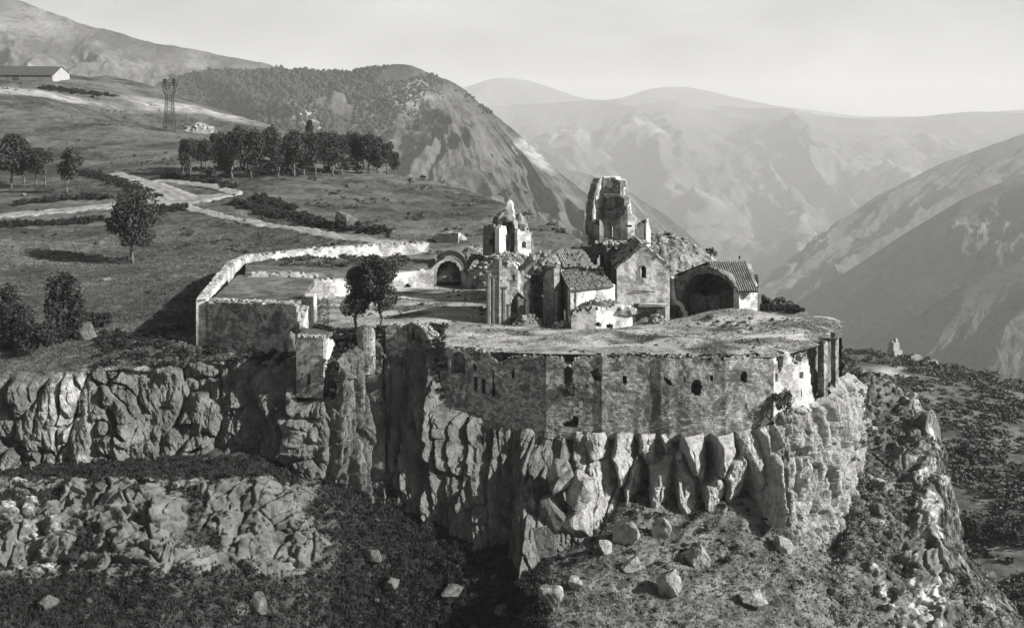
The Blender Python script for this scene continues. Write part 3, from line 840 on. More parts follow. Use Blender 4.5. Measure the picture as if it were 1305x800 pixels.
def ruin_wall(name, plan, top, bot, openings=(), thick=1.0, cell=.24, mat=None, parent=None, rag=.35, rough=.05, seed=1, lean=0.0):
    """broken masonry wall: plan [(px, distance)], top/bottom edges and openings surveyed as px,row on its front face.
    Openings: ('r',x0,y0,x1,y1) ('a',x0,y0,x1,y1 round-headed) ('o',x0,y0,x1,y1 oval) ('p',[(x,y)...] polygon)"""
    pts = [(XP(a, b), b) for a, b in plan]
    s, x, y, nx, ny = resample(pts, cell)
    pxs = CX + F * x / y
    mono = top[0][0] > 100                     # else surveyed along the wall in metres
    par = pxs if mono else s
    if mono:
        zt = ZP(lin(top, pxs), y); zb = ZP(lin(bot, pxs), y)
    else:      # survey given along the wall (metres) -> absolute heights
        zt = lin(top, s); zb = lin(bot, s)
    z0, z1 = zb.min(), zt.max()
    nz = max(2, int(round((z1 - z0) / cell)) + 1); zz = np.linspace(z0, z1, nz)
    sc = (s[:-1] + s[1:]) / 2; zc = (zz[:-1] + zz[1:]) / 2
    Sg, Zg = np.meshgrid(sc, zc, indexing='ij')
    Xg = np.interp(Sg, s, x); Yg = np.interp(Sg, s, y)
    PXg = CX + F * Xg / Yg; PYg = HY + F * (HC - Zg) / Yg
    ragg = rag * (fbm(Sg / 1.3 + seed * 7.7, Zg * 0 + seed, oct=4, seed=seed) * 2.2 + (_rnd(np.floor(Sg / .45).astype(int), 0 * Sg.astype(int), 0 * Sg.astype(int), seed) - .5) * .9)
    occ = (Zg < np.interp(Sg, s, zt) + np.minimum(ragg, .25)) & (Zg > np.interp(Sg, s, zb) - cell)
    jx = .18 * cell / .24 * noise(Sg * 3, Zg * 3, seed=seed) * F / Yg * .5
    for op in openings:
        if op[0] == 'p':
            pg = op[1]; ins = np.zeros(occ.shape, bool); j = len(pg) - 1
            for i in range(len(pg)):
                (xi, yi), (xj, yj) = pg[i], pg[j]
                c = ((yi > PYg) != (yj > PYg)) & (PXg + jx < (xj - xi) * (PYg - yi) / (yj - yi + 1e-9) + xi)
                ins ^= c; j = i
        else:
            k, a, b, c, d = op
            qx, qy = (PXg - (a + c) / 2) / ((c - a) / 2), PYg
            if k == 'r': ins = (np.abs(qx) < 1) & (qy > b) & (qy < d)
            elif k == 'o': ins = ((PXg + jx - (a + c) / 2) / ((c - a) / 2)) ** 2 + ((PYg - (b + d) / 2) / ((d - b) / 2)) ** 2 < 1
            else:
                r = (c - a) / 2 * op_ratio
                ins = (np.abs(qx) < 1) & (qy < d) & ((qy > b + r) | (qx ** 2 + ((qy - b - r) / r) ** 2 < 1))
        occ &= ~ins
    n1, n2 = len(s), len(zz)
    SG, ZG_ = np.meshgrid(s, zz, indexing='ij')
    jit = cell * .16
    jx_ = jit * noise(SG * 2.3 + 9, ZG_ * 2.3, seed=seed + 1) * 1.6; jz_ = jit * noise(SG * 2.3, ZG_ * 2.3 + 4, seed=seed + 2) * 1.6
    bx = np.interp(SG + jx_, s, x); by = np.interp(SG + jx_, s, y); NX = nx[:, None]; NY = ny[:, None]
    off = rough * fbm(SG / .7, ZG_ / .5, oct=3, seed=seed + 3) + 1.6 * rough * fbm(SG / 3, ZG_ / 3, oct=2, seed=seed + 4)
    hgt = (ZG_ - z0) * lean
    fx, fy = bx + NX * (off - hgt), by + NY * (off - hgt)
    kx, ky = bx - NX * (thick + off * .6 - 0 * hgt), by - NY * (thick + off * .6 - 0 * hgt)
    zf = ZG_ + jz_
    V = np.concatenate([np.stack([fx, fy, zf], -1).reshape(-1, 3), np.stack([kx, ky, zf], -1).reshape(-1, 3)])
    UV = np.stack([SG, zf, 0 * SG], -1).reshape(-1, 3)
    UVb = UV.copy(); UVb[:, 2] = 0
    N = n1 * n2; idx = np.arange(N).reshape(n1, n2)
    i, j = np.nonzero(occ)
    f = np.stack([idx[i, j], idx[i + 1, j], idx[i + 1, j + 1], idx[i, j + 1]], -1)
    Q = [f, f[:, ::-1] + N]
    pad = np.pad(occ, 1)
    for di, dj, e in ((-1, 0, ((0, 0), (0, 1))), (1, 0, ((1, 1), (1, 0))), (0, -1, ((1, 0), (0, 0))), (0, 1, ((0, 1), (1, 1)))):
        b = occ & ~pad[1 + di:1 + di + occ.shape[0], 1 + dj:1 + dj + occ.shape[1]]
        i, j = np.nonzero(b)
        p, q = idx[i + e[0][0], j + e[0][1]], idx[i + e[1][0], j + e[1][1]]
        Q.append(np.stack([p, q, q + N, p + N], -1)[:, ::-1])
    Q = np.concatenate(Q)
    used = np.unique(Q); rm = np.full(2 * N, -1); rm[used] = np.arange(len(used))
    # brick coordinates on the back row shifted by the thickness so that reveals and tops are coursed too
    UVb[:, 0] += thick; UVb[:, 1] += 0
    UVa = np.concatenate([UV, UVb])
    org = np.array(parent.location) if parent is not None else np.zeros(3)
    me = mesh_np(name, V[used] - org, rm[Q], None, {'wuv': UVa[used]}, False)
    return link(name, me, mat, parent)


op_ratio = 1.0     # head height / half width of round-headed openings


# ------------------------------------------------------------------ loose stones
def ico(sub=1):
    t = (1 + 5 ** .5) / 2
    V = [(-1, t, 0), (1, t, 0), (-1, -t, 0), (1, -t, 0), (0, -1, t), (0, 1, t), (0, -1, -t), (0, 1, -t), (t, 0, -1), (t, 0, 1), (-t, 0, -1), (-t, 0, 1)]
    Fc = [(0, 11, 5), (0, 5, 1), (0, 1, 7), (0, 7, 10), (0, 10, 11), (1, 5, 9), (5, 11, 4), (11, 10, 2), (10, 7, 6), (7, 1, 8), (3, 9, 4), (3, 4, 2), (3, 2, 6), (3, 6, 8), (3, 8, 9), (4, 9, 5), (2, 4, 11), (6, 2, 10), (8, 6, 7), (9, 8, 1)]
    V = [np.array(v) / np.linalg.norm(v) for v in V]
    for _ in range(sub):
        c = {}; nf = []
        def mid(a, b):
            k = (min(a, b), max(a, b))
            if k not in c:
                m = V[a] + V[b]; V.append(m / np.linalg.norm(m)); c[k] = len(V) - 1
            return c[k]
        for a, b, d in Fc:
            x, y, z = mid(a, b), mid(b, d), mid(d, a)
            nf += [(a, x, z), (b, y, x), (d, z, y), (x, y, z)]
        Fc = nf
    return np.array(V), np.array(Fc)


ICO = {k: ico(k) for k in (0, 1, 2, 3, 4)}


def rubble_mesh(mb, pts, sizes, flat=.7, seed=0):
    """many angular stones at pts"""
    r = np.random.default_rng(seed); V0, F0 = ICO[1] if len(pts) < 400 else ICO[0]
    for p, s in zip(pts, sizes):
        V = V0 * (1 + r.normal(0, .16, (len(V0), 1)))
        V = np.sign(V) * np.abs(V) ** .8
        V = V * np.array([1, r.uniform(.6, 1), r.uniform(.5, .9) * flat / .7]) * s
        a = r.uniform(0, 6.28); c, sn = math.cos(a), math.sin(a)
        tl = r.normal(0, .3)
        V = np.c_[V[:, 0] * c - V[:, 1] * sn, V[:, 0] * sn + V[:, 1] * c, V[:, 2] + V[:, 0] * tl * .4]
        mb.add(V + np.asarray(p), None, F0, np.c_[V[:, :2], V[:, 2]])


def top_rubble(parent, plan, top, thick, n, size=(.12, .32), seed=1, name='rubble_top', mat=None, zoff=.02):
    pts = [(XP(a, b), b) for a, b in plan]
    s, x, y, nx, ny = resample(pts, .2); pxs = CX + F * x / y
    r = np.random.default_rng(seed)
    u = r.uniform(0, s[-1], n); w_ = r.uniform(0, thick, n)
    X = np.interp(u, s, x) - np.interp(u, s, nx) * w_; Y = np.interp(u, s, y) - np.interp(u, s, ny) * w_
    if top[0][0] > 100:
        Z = ZP(lin(top, np.interp(u, s, pxs)), np.interp(u, s, y))
    else:
        Z = lin(top, u)
    mb = MB(parent.location)
    rubble_mesh(mb, np.c_[X, Y, Z + zoff], r.uniform(*size, n), seed=seed)
    return tag(mb.build(name, mat or M_RUBBLE, parent), kind='stuff')


def sheet(name, corners, nu, nv, mat, parent, bumpy=.12, seed=1, thick=.3, dryv=.0, sc=2.5, rag=0.0):
    """four-cornered turf or roof sheet with a turned-down rim, world corners a,b (near left, near right), c,d (far right, far left)"""
    a, b, c, d = (np.array(p, float) for p in corners)
    u = np.linspace(0, 1, nu)[:, None, None]; v = np.linspace(0, 1, nv)[None, :, None]
    G = (a * (1 - u) + b * u) * (1 - v) + (d * (1 - u) + c * u) * v
    G[..., 2] += bumpy * fbm(G[..., 0] / sc, G[..., 1] / sc, oct=4, seed=seed) * 2
    if rag:
        e = np.minimum(np.minimum(u, 1 - u), np.minimum(v, 1 - v))[..., 0]
        G[..., 0] += rag * noise(G[..., 0], G[..., 1], seed=seed + 1) * (e < .06); G[..., 1] += rag * noise(G[..., 0], G[..., 1], seed=seed + 2) * (e < .06)
    H = G.copy(); H[:, [0, -1], 2] -= thick; H[[0, -1], :, 2] -= thick
    E = np.pad(G, ((1, 1), (1, 1), (0, 0)), 'edge'); E[[0, -1], :, 2] -= thick; E[1:-1, [0, -1], 2] -= thick
    org = np.array(parent.location)
    n1, n2 = E.shape[:2]
    dr = dryv * sstep(-.15, .25, fbm(E[..., 0] / 3, E[..., 1] / 3, oct=4, seed=seed + 6))
    return link(name, mesh_np(name, (E - org).reshape(-1, 3), grid_quads(n1, n2), None, {'dry': dr.ravel(), 'rock': np.zeros(n1 * n2)}), mat, parent)


def two_mats(o, nbed):
    """first nbed faces (the bedding) keep material 0, the tiles laid on it take material 1; quads come first in the mesh"""
    mi = np.ones(len(o.data.polygons), np.int32); mi[:nbed] = 0
    o.data.polygons.foreach_set('material_index', mi)


def tile_roof(name, corners, n, parent, rad=.16, holes=0.0, seed=1, thick=.16, seglen=.5, mat=None):
    """pitched roof: corners a,b along the eave, c,d along the ridge (d above a); n rows of round tiles running down the slope"""
    a, b, c, d = (np.array(p, float) for p in corners)
    r = np.random.default_rng(seed)
    nrm = np.cross(b - a, d - a); nrm /= np.linalg.norm(nrm)
    if nrm[2] < 0: nrm = -nrm
    bed = MB(parent.location)
    V = np.array([a, b, c, d]); V = np.concatenate([V, V - nrm * thick])
    bed.add(V, [[0, 1, 2, 3], [7, 6, 5, 4], [0, 4, 5, 1], [1, 5, 6, 2], [2, 6, 7, 3], [3, 7, 4, 0]])
    mb = bed; nb_ = 6
    for i in range(n):
        t = (i + .5) / n
        p = a + (b - a) * t; q = d + (c - d) * t
        L = np.linalg.norm(q - p); m = max(1, int(L / seglen))
        for k in range(m):
            if r.random() < holes: continue
            s0, s1 = k / m, (k + 1) / m
            j = r.normal(0, .012, 3)
            mb.bar(p + (q - p) * s0 + nrm * .03 + j, p + (q - p) * s1 + nrm * .0 + j, rad * r.uniform(.93, 1.06), rad * .88, 6)
    roof = mb.build(name, [M_TILEBED, mat or M_TILE], parent)
    two_mats(roof, nb_)
    return roof


def arch_band(mb, c, ux, r, w, depth, dirv, a0=0.0, a1=math.pi, n=14, squash=1.0):
    """ring of voussoirs; c springing centre, ux in-plane horizontal unit, depth along dirv"""
    c = np.array(c, float); ux = np.array([ux[0], ux[1], 0.]); dv = np.array([dirv[0], dirv[1], 0.]) * depth
    for i in range(n):
        t0, t1 = a0 + (a1 - a0) * i / n, a0 + (a1 - a0) * (i + .94) / n
        f = lambda t, rr: c + ux * math.cos(t) * rr + np.array([0, 0, 1.]) * math.sin(t) * rr * squash
        V = [f(t0, r), f(t1, r), f(t1, r + w), f(t0, r + w)]
        V = np.array(V + [v + dv for v in V])
        mb.add(V, [[0, 1, 2, 3], [7, 6, 5, 4], [0, 4, 5, 1], [1, 5, 6, 2], [2, 6, 7, 3], [3, 7, 4, 0]])


def thing(name, px, py, Y, label, cat, group=None):
    return empty(name, tuple(P(px, py, Y)), label, cat, group)


def heap(name, parent, foot, h, mat, seed=1, n=60, rough=.35, stones=0, ssize=(.15, .4), sq=1.0):
    """rubble bank: elliptical mound foot=(x,y,rx,ry,z,rot)"""
    x, y, rx, ry, z, rot = foot
    g = np.linspace(-1, 1, n); U, Vv = np.meshgrid(g, g, indexing='ij')
    # square grid mapped to disc
    Xd = U * np.sqrt(1 - Vv ** 2 / 2); Yd = Vv * np.sqrt(1 - U ** 2 / 2); rr = np.hypot(Xd, Yd)
    H = h * np.clip(1 - rr ** 2, 0, 1) ** sq
    c, s = math.cos(rot), math.sin(rot)
    X = x + c * Xd * rx - s * Yd * ry; Yy = y + s * Xd * rx + c * Yd * ry
    Z = z + H + rough * fbm(X / 1.1, Yy / 1.1, oct=5, seed=seed) * 2 * sstep(1.0, .8, rr) - .25 * (rr > .99)
    org = np.array(parent.location) if parent is not None else np.zeros(3)
    o = link(name, mesh_np(name, np.stack([X, Yy, Z], -1).reshape(-1, 3) - org, grid_quads(n, n), None, {'rock': np.full(n * n, .55), 'dry': np.zeros(n * n)}), mat, parent)
    if stones:
        r = np.random.default_rng(seed); i = r.integers(2, n - 2, stones); j = r.integers(2, n - 2, stones)
        mb = MB(org); rubble_mesh(mb, np.c_[X[i, j], Yy[i, j], Z[i, j]], r.uniform(*ssize, stones), seed=seed)
        mb.build('loose_stone', M_RUBBLE, o if parent is None else parent)['kind'] = 'stuff'
    return o


M_HEAP = m_ground('rubble_bank', .04, .11, .10, .30, scale=2)

# ================================================================== A. long perimeter wall of the compound
t = thing('perimeter_wall', 262, 441, 143, 'long low stone wall curving round the back of the compound, pale inside face', 'wall')
PW = [(262, 143.4), (272, 152), (287, 166), (300, 178), (321, 187), (400, 195.5), (480, 202), (545, 206.5), (576, 208)]
_s = [XP(a, b) for a, b in PW]
S = np.r_[0, np.cumsum(np.hypot(np.diff(_s), np.diff([b for a, b in PW])))]
PT = [4.2, 4.3, 4.4, 4.5, 4.6, 4.7, 4.6, 4.5, 2.6]
PWtop = list(zip(S, PT)); PWtop.insert(8, (S[7] + .3, 4.3)); PWtop.insert(9, (S[7] + .6, 2.9))
ruin_wall('wall_body', PW, PWtop, [(0, -3)] + [(s, .2) for s in S[3:]], thick=1.2, cell=.3, mat=M_PALE, parent=t, rag=.25, rough=.06, seed=4)
top_rubble(t, PW, PWtop, 1.2, 330, (.1, .3), 5)

# ================================================================== B. near storehouse with turf roof
t = thing('storehouse', 320, 441, 143, 'dark stone block with a flat grass roof at the near left corner of the compound', 'storehouse')
ruin_wall('front_wall', [(262, 143), (384, 139.2)], [(262, 384), (300, 387), (340, 386), (376, 388), (379, 400), (384, 425)], [(262, 452), (384, 452)], thick=1.0, cell=.24, mat=M_WALL, parent=t, rag=.2, seed=11)
ruin_wall('side_wall', [(381, 139.4), (388, 142.5), (396, 147), (404, 153)], [(381, 425), (386, 412), (391, 396), (397, 382), (402, 374), (404, 374)], [(381, 445), (404, 423)], thick=1.3, cell=.24, mat=M_PALE, parent=t, rag=.25, seed=12)
top_rubble(t, [(381, 139.4), (388, 142.5), (396, 147), (404, 153)], [(381, 425), (386, 412), (391, 396), (397, 382), (404, 374)], 1.3, 70, (.12, .3), 6)
zr = 3.75
q = lambda px, Y, z: (XP(px, Y), Y, z)
sheet('turf_roof', [q(267, 144, 3.95), q(379, 141, 3.7), q(401, 166, 3.7), q(303, 169, 3.9)], 70, 60, M_TURF, t, .14, 21, .9, .35)
top_rubble(t, [(266, 143.8), (380, 141)], [(266, 383), (380, 387)], 1.6, 110, (.1, .28), 7, 'parapet_rubble')

# ================================================================== C. second range with pale facade and vaulted gateway
t = thing('vaulted_range', 480, 368, 178, 'low range with grass roof, pale facade and small dark doorway behind the courtyard trees', 'building')
ruin_wall('facade', [(404, 171), (470, 176.5), (553, 184)], [(404, 356), (430, 355), (470, 351), (510, 348), (553, 342)], [(404, 386), (553, 369)], [('a', 515, 362, 523, 379)], thick=1.0, cell=.24, mat=M_PALE, parent=t, rag=.2, seed=14)
ruin_wall('end_wall', [(316, 166.5), (404, 168.5)], [(316, 350), (330, 347), (345, 351), (360, 348), (380, 349), (404, 352)], [(316, 372), (404, 386)], thick=1.0, cell=.24, mat=M_PALE, parent=t, rag=.5, seed=15)
top_rubble(t, [(316, 166.5), (404, 168.5)], [(316, 350), (404, 352)], 1, 60, (.15, .35), 8)
sheet('turf_roof', [q(312, 168.5, 3.6), q(552, 184, 2.75), q(556, 201, 3.0), q(312, 186, 3.6)], 120, 50, M_TURF, t, .2, 22, .8, .3, 4)
t = thing('vaulted_gateway', 572, 362, 186, 'pointed vaulted gateway with pale surround and black arch opening at the end of the range', 'gateway')
ARCH = [('p', [(556.5, 366), (556.5, 348), (558, 341), (562, 336), (571, 332), (580, 335), (585, 341), (587.5, 350), (588, 366)])]
ruin_wall('front_wall', [(549, 184.2), (594, 184.6)], [(549, 344), (556, 336), (563, 331), (571, 327.5), (580, 330), (588, 338), (594, 352)], [(549, 368), (594, 366)], ARCH, thick=.9, cell=.16, mat=M_PALE, parent=t, rag=.12, seed=16)
# barrel and back wall
mb = MB(t.location); n = 16
cx_, hw = XP(572.2, 184.8), 2.1
prof = [(-hw, -.8)] + [(-hw * math.cos(a), 1.6 + 2.35 * math.sin(a)) for a in np.linspace(0, math.pi, n)] + [(hw, -.8)]
for rr, flip in ((1.0, 0), (1.25, 1)):
    V = np.array([[cx_ + x * rr, yy, z * (1 if z < 0 else (1 + (rr - 1) * .7))] for yy in (184.9, 195) for x, z in prof]); m = len(prof)
    qd = [[i, i + 1, m + i + 1, m + i] for i in range(m - 1)]
    mb.add(V, qd)
mb.box((cx_, 195.2, 1.5), (5.2, .4, 5.2))
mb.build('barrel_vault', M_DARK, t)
heap('turf_cover', t, (cx_ - .3, 191, 3.6, 6.5, .6, 0), 4.0, M_TURF, 31, 50, .12)
t = thing('collapsed_vault', 604, 345, 198, 'dark collapsed vault heaped with earth and stones just right of the gateway', 'ruin')
heap('earth_mound', t, (XP(608, 200), 201, 5.5, 6, 0, 0), 4.6, M_HEAP, 32, 70, .35, 60)
ruin_wall('broken_arch', [(588, 194.6), (626, 192.5)], [(588, 345), (596, 328), (606, 322), (616, 326), (626, 338)], [(588, 356), (626, 356)], [('p', [(592, 360), (593, 345), (599, 334), (607, 330), (614, 336), (619, 346), (620, 360)])], thick=1.4, cell=.2, mat=M_DARK, parent=t, rag=.4, seed=17)

# ================================================================== D-G. fragments along the cliff left of the rampart
t = thing('corner_bastion', 398, 486, 131.5, 'square dark stone bastion with a small doorway standing on the cliff edge below the storehouse', 'bastion')
ruin_wall('front_wall', [(377.5, 131.6), (412, 131.2)], [(377, 430), (395, 428), (412, 431)], [(377, 506), (412, 506)], [('r', 391, 477, 396.5, 489)], thick=1.0, cell=.2, mat=M_WALL, parent=t, rag=.15, seed=18)
ruin_wall('flank_wall', [(412, 131.3), (420, 134), (427, 137)], [(412, 431), (420, 432), (424, 433), (427, 436)], [(412, 506), (427, 480)], thick=1.0, cell=.2, mat=M_PALE, parent=t, rag=.3, seed=19)  # paler than the front wall, sunlight put into the stone's colour
sheet('turf_top', [q(378.5, 132, 1.35), q(411, 131.8, 1.25), q(424, 138, 1.2), q(384, 139, 1.5)], 30, 30, M_TURF, t, .15, 23, .5)
top_rubble(t, [(377.5, 131.6), (412, 131.2)], [(377, 429), (412, 430)], 1, 40, (.1, .25), 9)

t = thing('round_turret', 466, 468, 136, 'narrow round turret stump of coursed stone in front of the courtyard trees', 'turret')
R_ = 1.15; cxx, cyy = XP(466.5, 137), 137
arcp = [(cxx - R_ * math.cos(a), cyy - R_ * math.sin(a)) for a in np.linspace(-.5, math.pi + .5, 14)]
plan = [(CX + F * x / y, y) for x, y in arcp]
L_ = R_ * (math.pi + 1)
ruin_wall('shaft', plan, [(0, 2.0), (1.5, 2.25), (2.6, 2.3), (3.3, 2.0), (4.0, 1.2), (4.8, .6)], [(0, -3.8), (5, -3.8)], thick=.6, cell=.2, mat=M_WALL, parent=t, rag=.2, seed=20)
heap('rubble_top', t, (cxx, cyy, 1.0, 1.0, 1.5, 0), .7, M_HEAP, 33, 24, .2)

t = thing('wall_fragment', 505, 448, 138.5, 'short squared piece of wall between the round turret and the leaning fragment', 'wall fragment')
ruin_wall('wall_body', [(491.5, 138.6), (519, 138.4)], [(491, 418), (500, 414), (510, 415), (519, 419)], [(491, 455), (519, 458)], thick=1.2, cell=.2, mat=M_WALL, parent=t, rag=.2, seed=24)
top_rubble(t, [(491.5, 138.6), (519, 138.4)], [(491, 417), (500, 413), (519, 418)], 1.2, 30, (.12, .28), 10)
t = thing('wall_fragment', 537, 470, 137, 'tall leaning wall fragment with a slit window and white broken edge beside the big arch', 'wall fragment')
ruin_wall('wall_body', [(518, 138.6), (535, 137.2), (555, 135)], [(518, 414), (526, 411), (534, 416), (541, 421), (548, 432), (552, 445), (555, 462)], [(518, 470), (555, 476)], [('r', 524.5, 419, 528, 434), ('r', 535, 437, 537, 452)], thick=1.5, cell=.2, mat=M_DARK, parent=t, rag=.35, seed=25)
top_rubble(t, [(518, 138.6), (535, 137.2), (555, 135)], [(518, 414), (526, 411), (534, 416), (541, 421), (548, 432), (552, 445), (555, 462)], 1.5, 90, (.12, .3), 11)

# ================================================================== H. the great rampart
t = thing('rampart', 770, 553, 128.8, 'long high rampart of coursed stone with scattered dark windows on top of the front cliff', 'rampart')
RP = [(561, 133.2), (575, 132.7), (640, 131.1), (693, 129.85), (696, 129.5), (764.5, 128.95), (767, 128.7), (838, 128.8), (842, 128.45), (853, 128.3), (860, 128.4), (925, 128.3), (986, 130.2)]
RT = [(561, 448), (570, 444), (600, 446), (620, 449), (626, 453), (634, 462), (642, 461), (650, 455), (668, 453), (680, 455), (695, 456), (717, 455), (719, 466), (730, 466), (733, 456), (765, 453), (800, 453), (860, 454), (925, 456), (970, 454), (986, 458)]
RB = [(561, 520), (600, 536), (640, 547), (695, 556), (760, 560), (925, 560), (986, 552)]
OPN = [('a', 574, 448, 592.5, 476), ('p', [(561, 470), (561, 452), (566, 449), (571, 455), (570, 472)]), ('r', 603, 464, 606.5, 471), ('r', 602.5, 480, 608, 497.5), ('r', 613, 482, 619.5, 501), ('p', [(628.5, 472), (626, 506), (632, 506)]), ('r', 652, 471, 656.5, 482),
       ('a', 719, 467, 730, 492.5), ('p', [(752, 474), (763, 468), (766, 486), (757, 485)]), ('o', 727.5, 530, 738, 545), ('o', 717, 537, 731, 545), ('p', [(794, 478), (799.5, 479), (799, 491), (793, 488)]),
       ('p', [(845, 480), (855, 484), (858, 492), (851, 491)]), ('o', 880.5, 483, 895, 505), ('r', 905, 478.5, 908, 485.5), ('p', [(946, 473), (951, 473), (952, 488), (943, 486), (943, 480)]), ('r', 949.5, 513, 952, 521),
       ('r', 636, 455, 641, 460), ('r', 872, 480, 873.5, 487), ('o', 735, 515, 738, 518), ('o', 734, 524, 736.5, 527)]
op_ratio = 1.25
ruin_wall('wall_body', RP, RT, RB, OPN, thick=1.3, cell=.17, mat=M_WALL, parent=t, rag=.4, rough=.10, seed=26)
op_ratio = 1.0
top_rubble(t, RP, RT, 1.0, 420, (.08, .22), 12, zoff=-.02)
mb = MB(t.location); mb.box(P(726, 494, 128.75), (1.5, .7, .28), 0, 1, .03); mb.build('window_sill', M_WALL, t)
mb = MB(t.location)
pass

t = thing('broken_rampart', 1012, 515, 133.5, 'sunlit broken rampart end with a pointed gable and small windows above the white cliff', 'rampart')
ruin_wall('wall_body', [(984.5, 130.3), (1000, 131.2), (1022, 132.2), (1038, 133.2)], [(984, 458), (988, 452), (990.5, 456), (992, 476), (996, 474), (999, 450), (1001, 446), (1005, 449), (1010, 458), (1016, 463), (1021, 464), (1024, 454), (1028, 452), (1031, 468), (1034, 490), (1038, 512)], [(984, 552), (1000, 534), (1038, 526)],
          [('r', 987, 476, 991, 486), ('r', 1018.5, 474, 1023, 482.5), ('r', 1020.5, 498, 1022.5, 506), ('r', 984, 501, 990, 504)], thick=1.2, cell=.2, mat=M_PALE, parent=t, rag=.4, rough=.08, seed=27)  # paler stone than the main rampart, painted so for bright sun
top_rubble(t, [(984.5, 130.3), (1000, 131.2), (1022, 132.2), (1038, 133.2)], [(984, 458), (988, 452), (992, 476), (1001, 446), (1010, 458), (1021, 464), (1026, 452), (1031, 468), (1038, 512)], 1.1, 60, (.12, .3), 13)
t = thing('buttress_pier', 1053, 490, 134, 'thin tall stone pier, nearer one of the two at the right end of the plateau', 'pier')
ruin_wall('shaft', [(1050, 134.4), (1055, 134.9)], [(1050, 438), (1053, 434), (1055, 436)], [(1050, 530), (1055, 530)], thick=.9, cell=.18, mat=M_WALL, parent=t, rag=.3, seed=28)
t = thing('buttress_pier', 1067, 470, 136, 'slender stone post with a dark capping stone at the far right corner of the plateau', 'pier')
ruin_wall('shaft', [(1065, 136.6), (1069, 137)], [(1065, 428), (1069, 427)], [(1065, 500), (1069, 500)], thick=.7, cell=.18, mat=M_WALL, parent=t, rag=.2, seed=29)
mb = MB(t.location); mb.box(P(1067, 426, 136.9), (1.2, 1.6, .5), .1, .85, .06); mb.build('capstone', M_DARK, t)

# ================================================================== K. the ruined church on the plateau
G1 = 'ruins of the church on the plateau'
# K1 pier with half columns
t = thing('clustered_pier', 634, 412, 150, 'tall broken pier with upright half columns, leftmost ruin of the church', 'pier', G1)
ruin_wall('shaft', [(621, 150.4), (636, 149.7), (649, 150.6)], [(621, 350), (625, 338), (631, 333), (637, 330), (642, 338), (649, 352)], [(621, 418), (649, 420)], thick=2.0, cell=.2, mat=M_GREY, parent=t, rag=.5, seed=40)
mb = MB(t.location)
for px, y0, y1, r in ((623, 346, 414, .40), (629.5, 352, 415, .36), (636, 358, 415, .36), (642.5, 366, 416, .42), (648, 388, 417, .3)):
    Yq = 150.2; mb = MB(t.location); mb.bar(P(px, y1, Yq), P(px, y0, Yq), r, r * .95, 8); mb.box(P(px, y0, Yq), (r * 2.1, r * 2.1, .22), 0, 1.1)
    mb.build('half_column', M_GREY, t)
heap('rubble_top', t, (XP(640, 151.5), 152.5, 2.6, 2.2, 6.0, 0), 2.2, M_HEAP, 41, 40, .4, 40, (.15, .35))
mb = MB(t.location)
arch_band(mb, P(660, 385, 151.2), (1, 0), 2.4, .7, 1.6, (0, 1), 1.5, 2.75, 7); mb.build('broken_arch', M_PALE, t)
ruin_wall('upper_wall', [(648, 156.5), (662, 156)], [(648, 335), (655, 331), (662, 340)], [(648, 360), (662, 358)], thick=.8, cell=.2, mat=M_PLASTER, parent=t, rag=.5, seed=43)

# wall over an open arch between the pier and the apse
t = thing('arched_wall', 660, 414, 150.6, 'jagged pale wall over an open arch joining the clustered pier to the broken apse', 'wall', G1)
ruin_wall('wall_body', [(645, 150.9), (660, 150.6), (676, 151.0)], [(645, 343), (650, 336), (656, 338), (660, 347), (666, 345), (671, 352), (676, 354)], [(645, 419), (676, 419)], [('p', [(650, 422), (650, 388), (653, 378), (660, 372), (667, 377), (670, 387), (670, 422)]), ('o', 652, 350, 657, 358)], thick=1.1, cell=.18, mat=M_PLASTER, parent=t, rag=.6, rough=.1, seed=141)
top_rubble(t, [(645, 150.9), (660, 150.6), (676, 151.0)], [(645, 343), (650, 337), (660, 347), (671, 352), (676, 354)], 1.0, 40, (.12, .34), 142)

# K2 apse
t = thing('broken_apse', 692, 414, 150, 'hollow broken apse with a dark curved niche and slim colonnettes, left of the tiled chapel', 'apse', G1)
ca, ra = np.array([XP(690, 151.5), 151.6]), 2.3
arcp = [(ca[0] - ra * math.cos(a), ca[1] + ra * .95 * math.sin(a)) for a in np.linspace(-.35, math.pi - .35, 18)]
plan = [(CX + F * x / y, y) for x, y in arcp]; La = ra * math.pi * .98
ruin_wall('niche_wall', plan, [(0, 3.0), (1, 4.2), (2, 6.2), (3.5, 7.2), (5, 7.6), (La, 7.6)], [(0, -.8), (La, -.8)], thick=1.1, cell=.22, mat=M_DARK, parent=t, rag=.35, seed=44)
ruin_wall('right_pier', [(692, 150.6), (706, 149.6), (713, 150.6)], [(692, 352), (698, 345), (706, 340), (713, 342)], [(692, 420), (713, 422)], thick=2.0, cell=.2, mat=M_GREY, parent=t, rag=.4, seed=45)
mb = MB(t.location)
for px, y0, r in ((694, 392, .17), (698, 390, .17), (702, 391, .17), (709, 372, .22)):
    mb = MB(t.location); mb.bar(P(px, 416, 149.5), P(px, y0, 149.5), r, r, 8); mb.box(P(px, y0, 149.5), (.5, .5, .2), 0, 1.2); mb.build('colonnette', M_GREY, t)
mb = MB(t.location); mb.box(P(701, 377, 149.7), (2.3, .4, .18)); mb.build('string_course', M_GREY, t)
ruin_wall('left_pier', [(668, 151.2), (676, 150.8)], [(668, 372), (676, 362)], [(668, 418), (676, 420)], thick=1.5, cell=.2, mat=M_DARK, parent=t, rag=.3, seed=46)
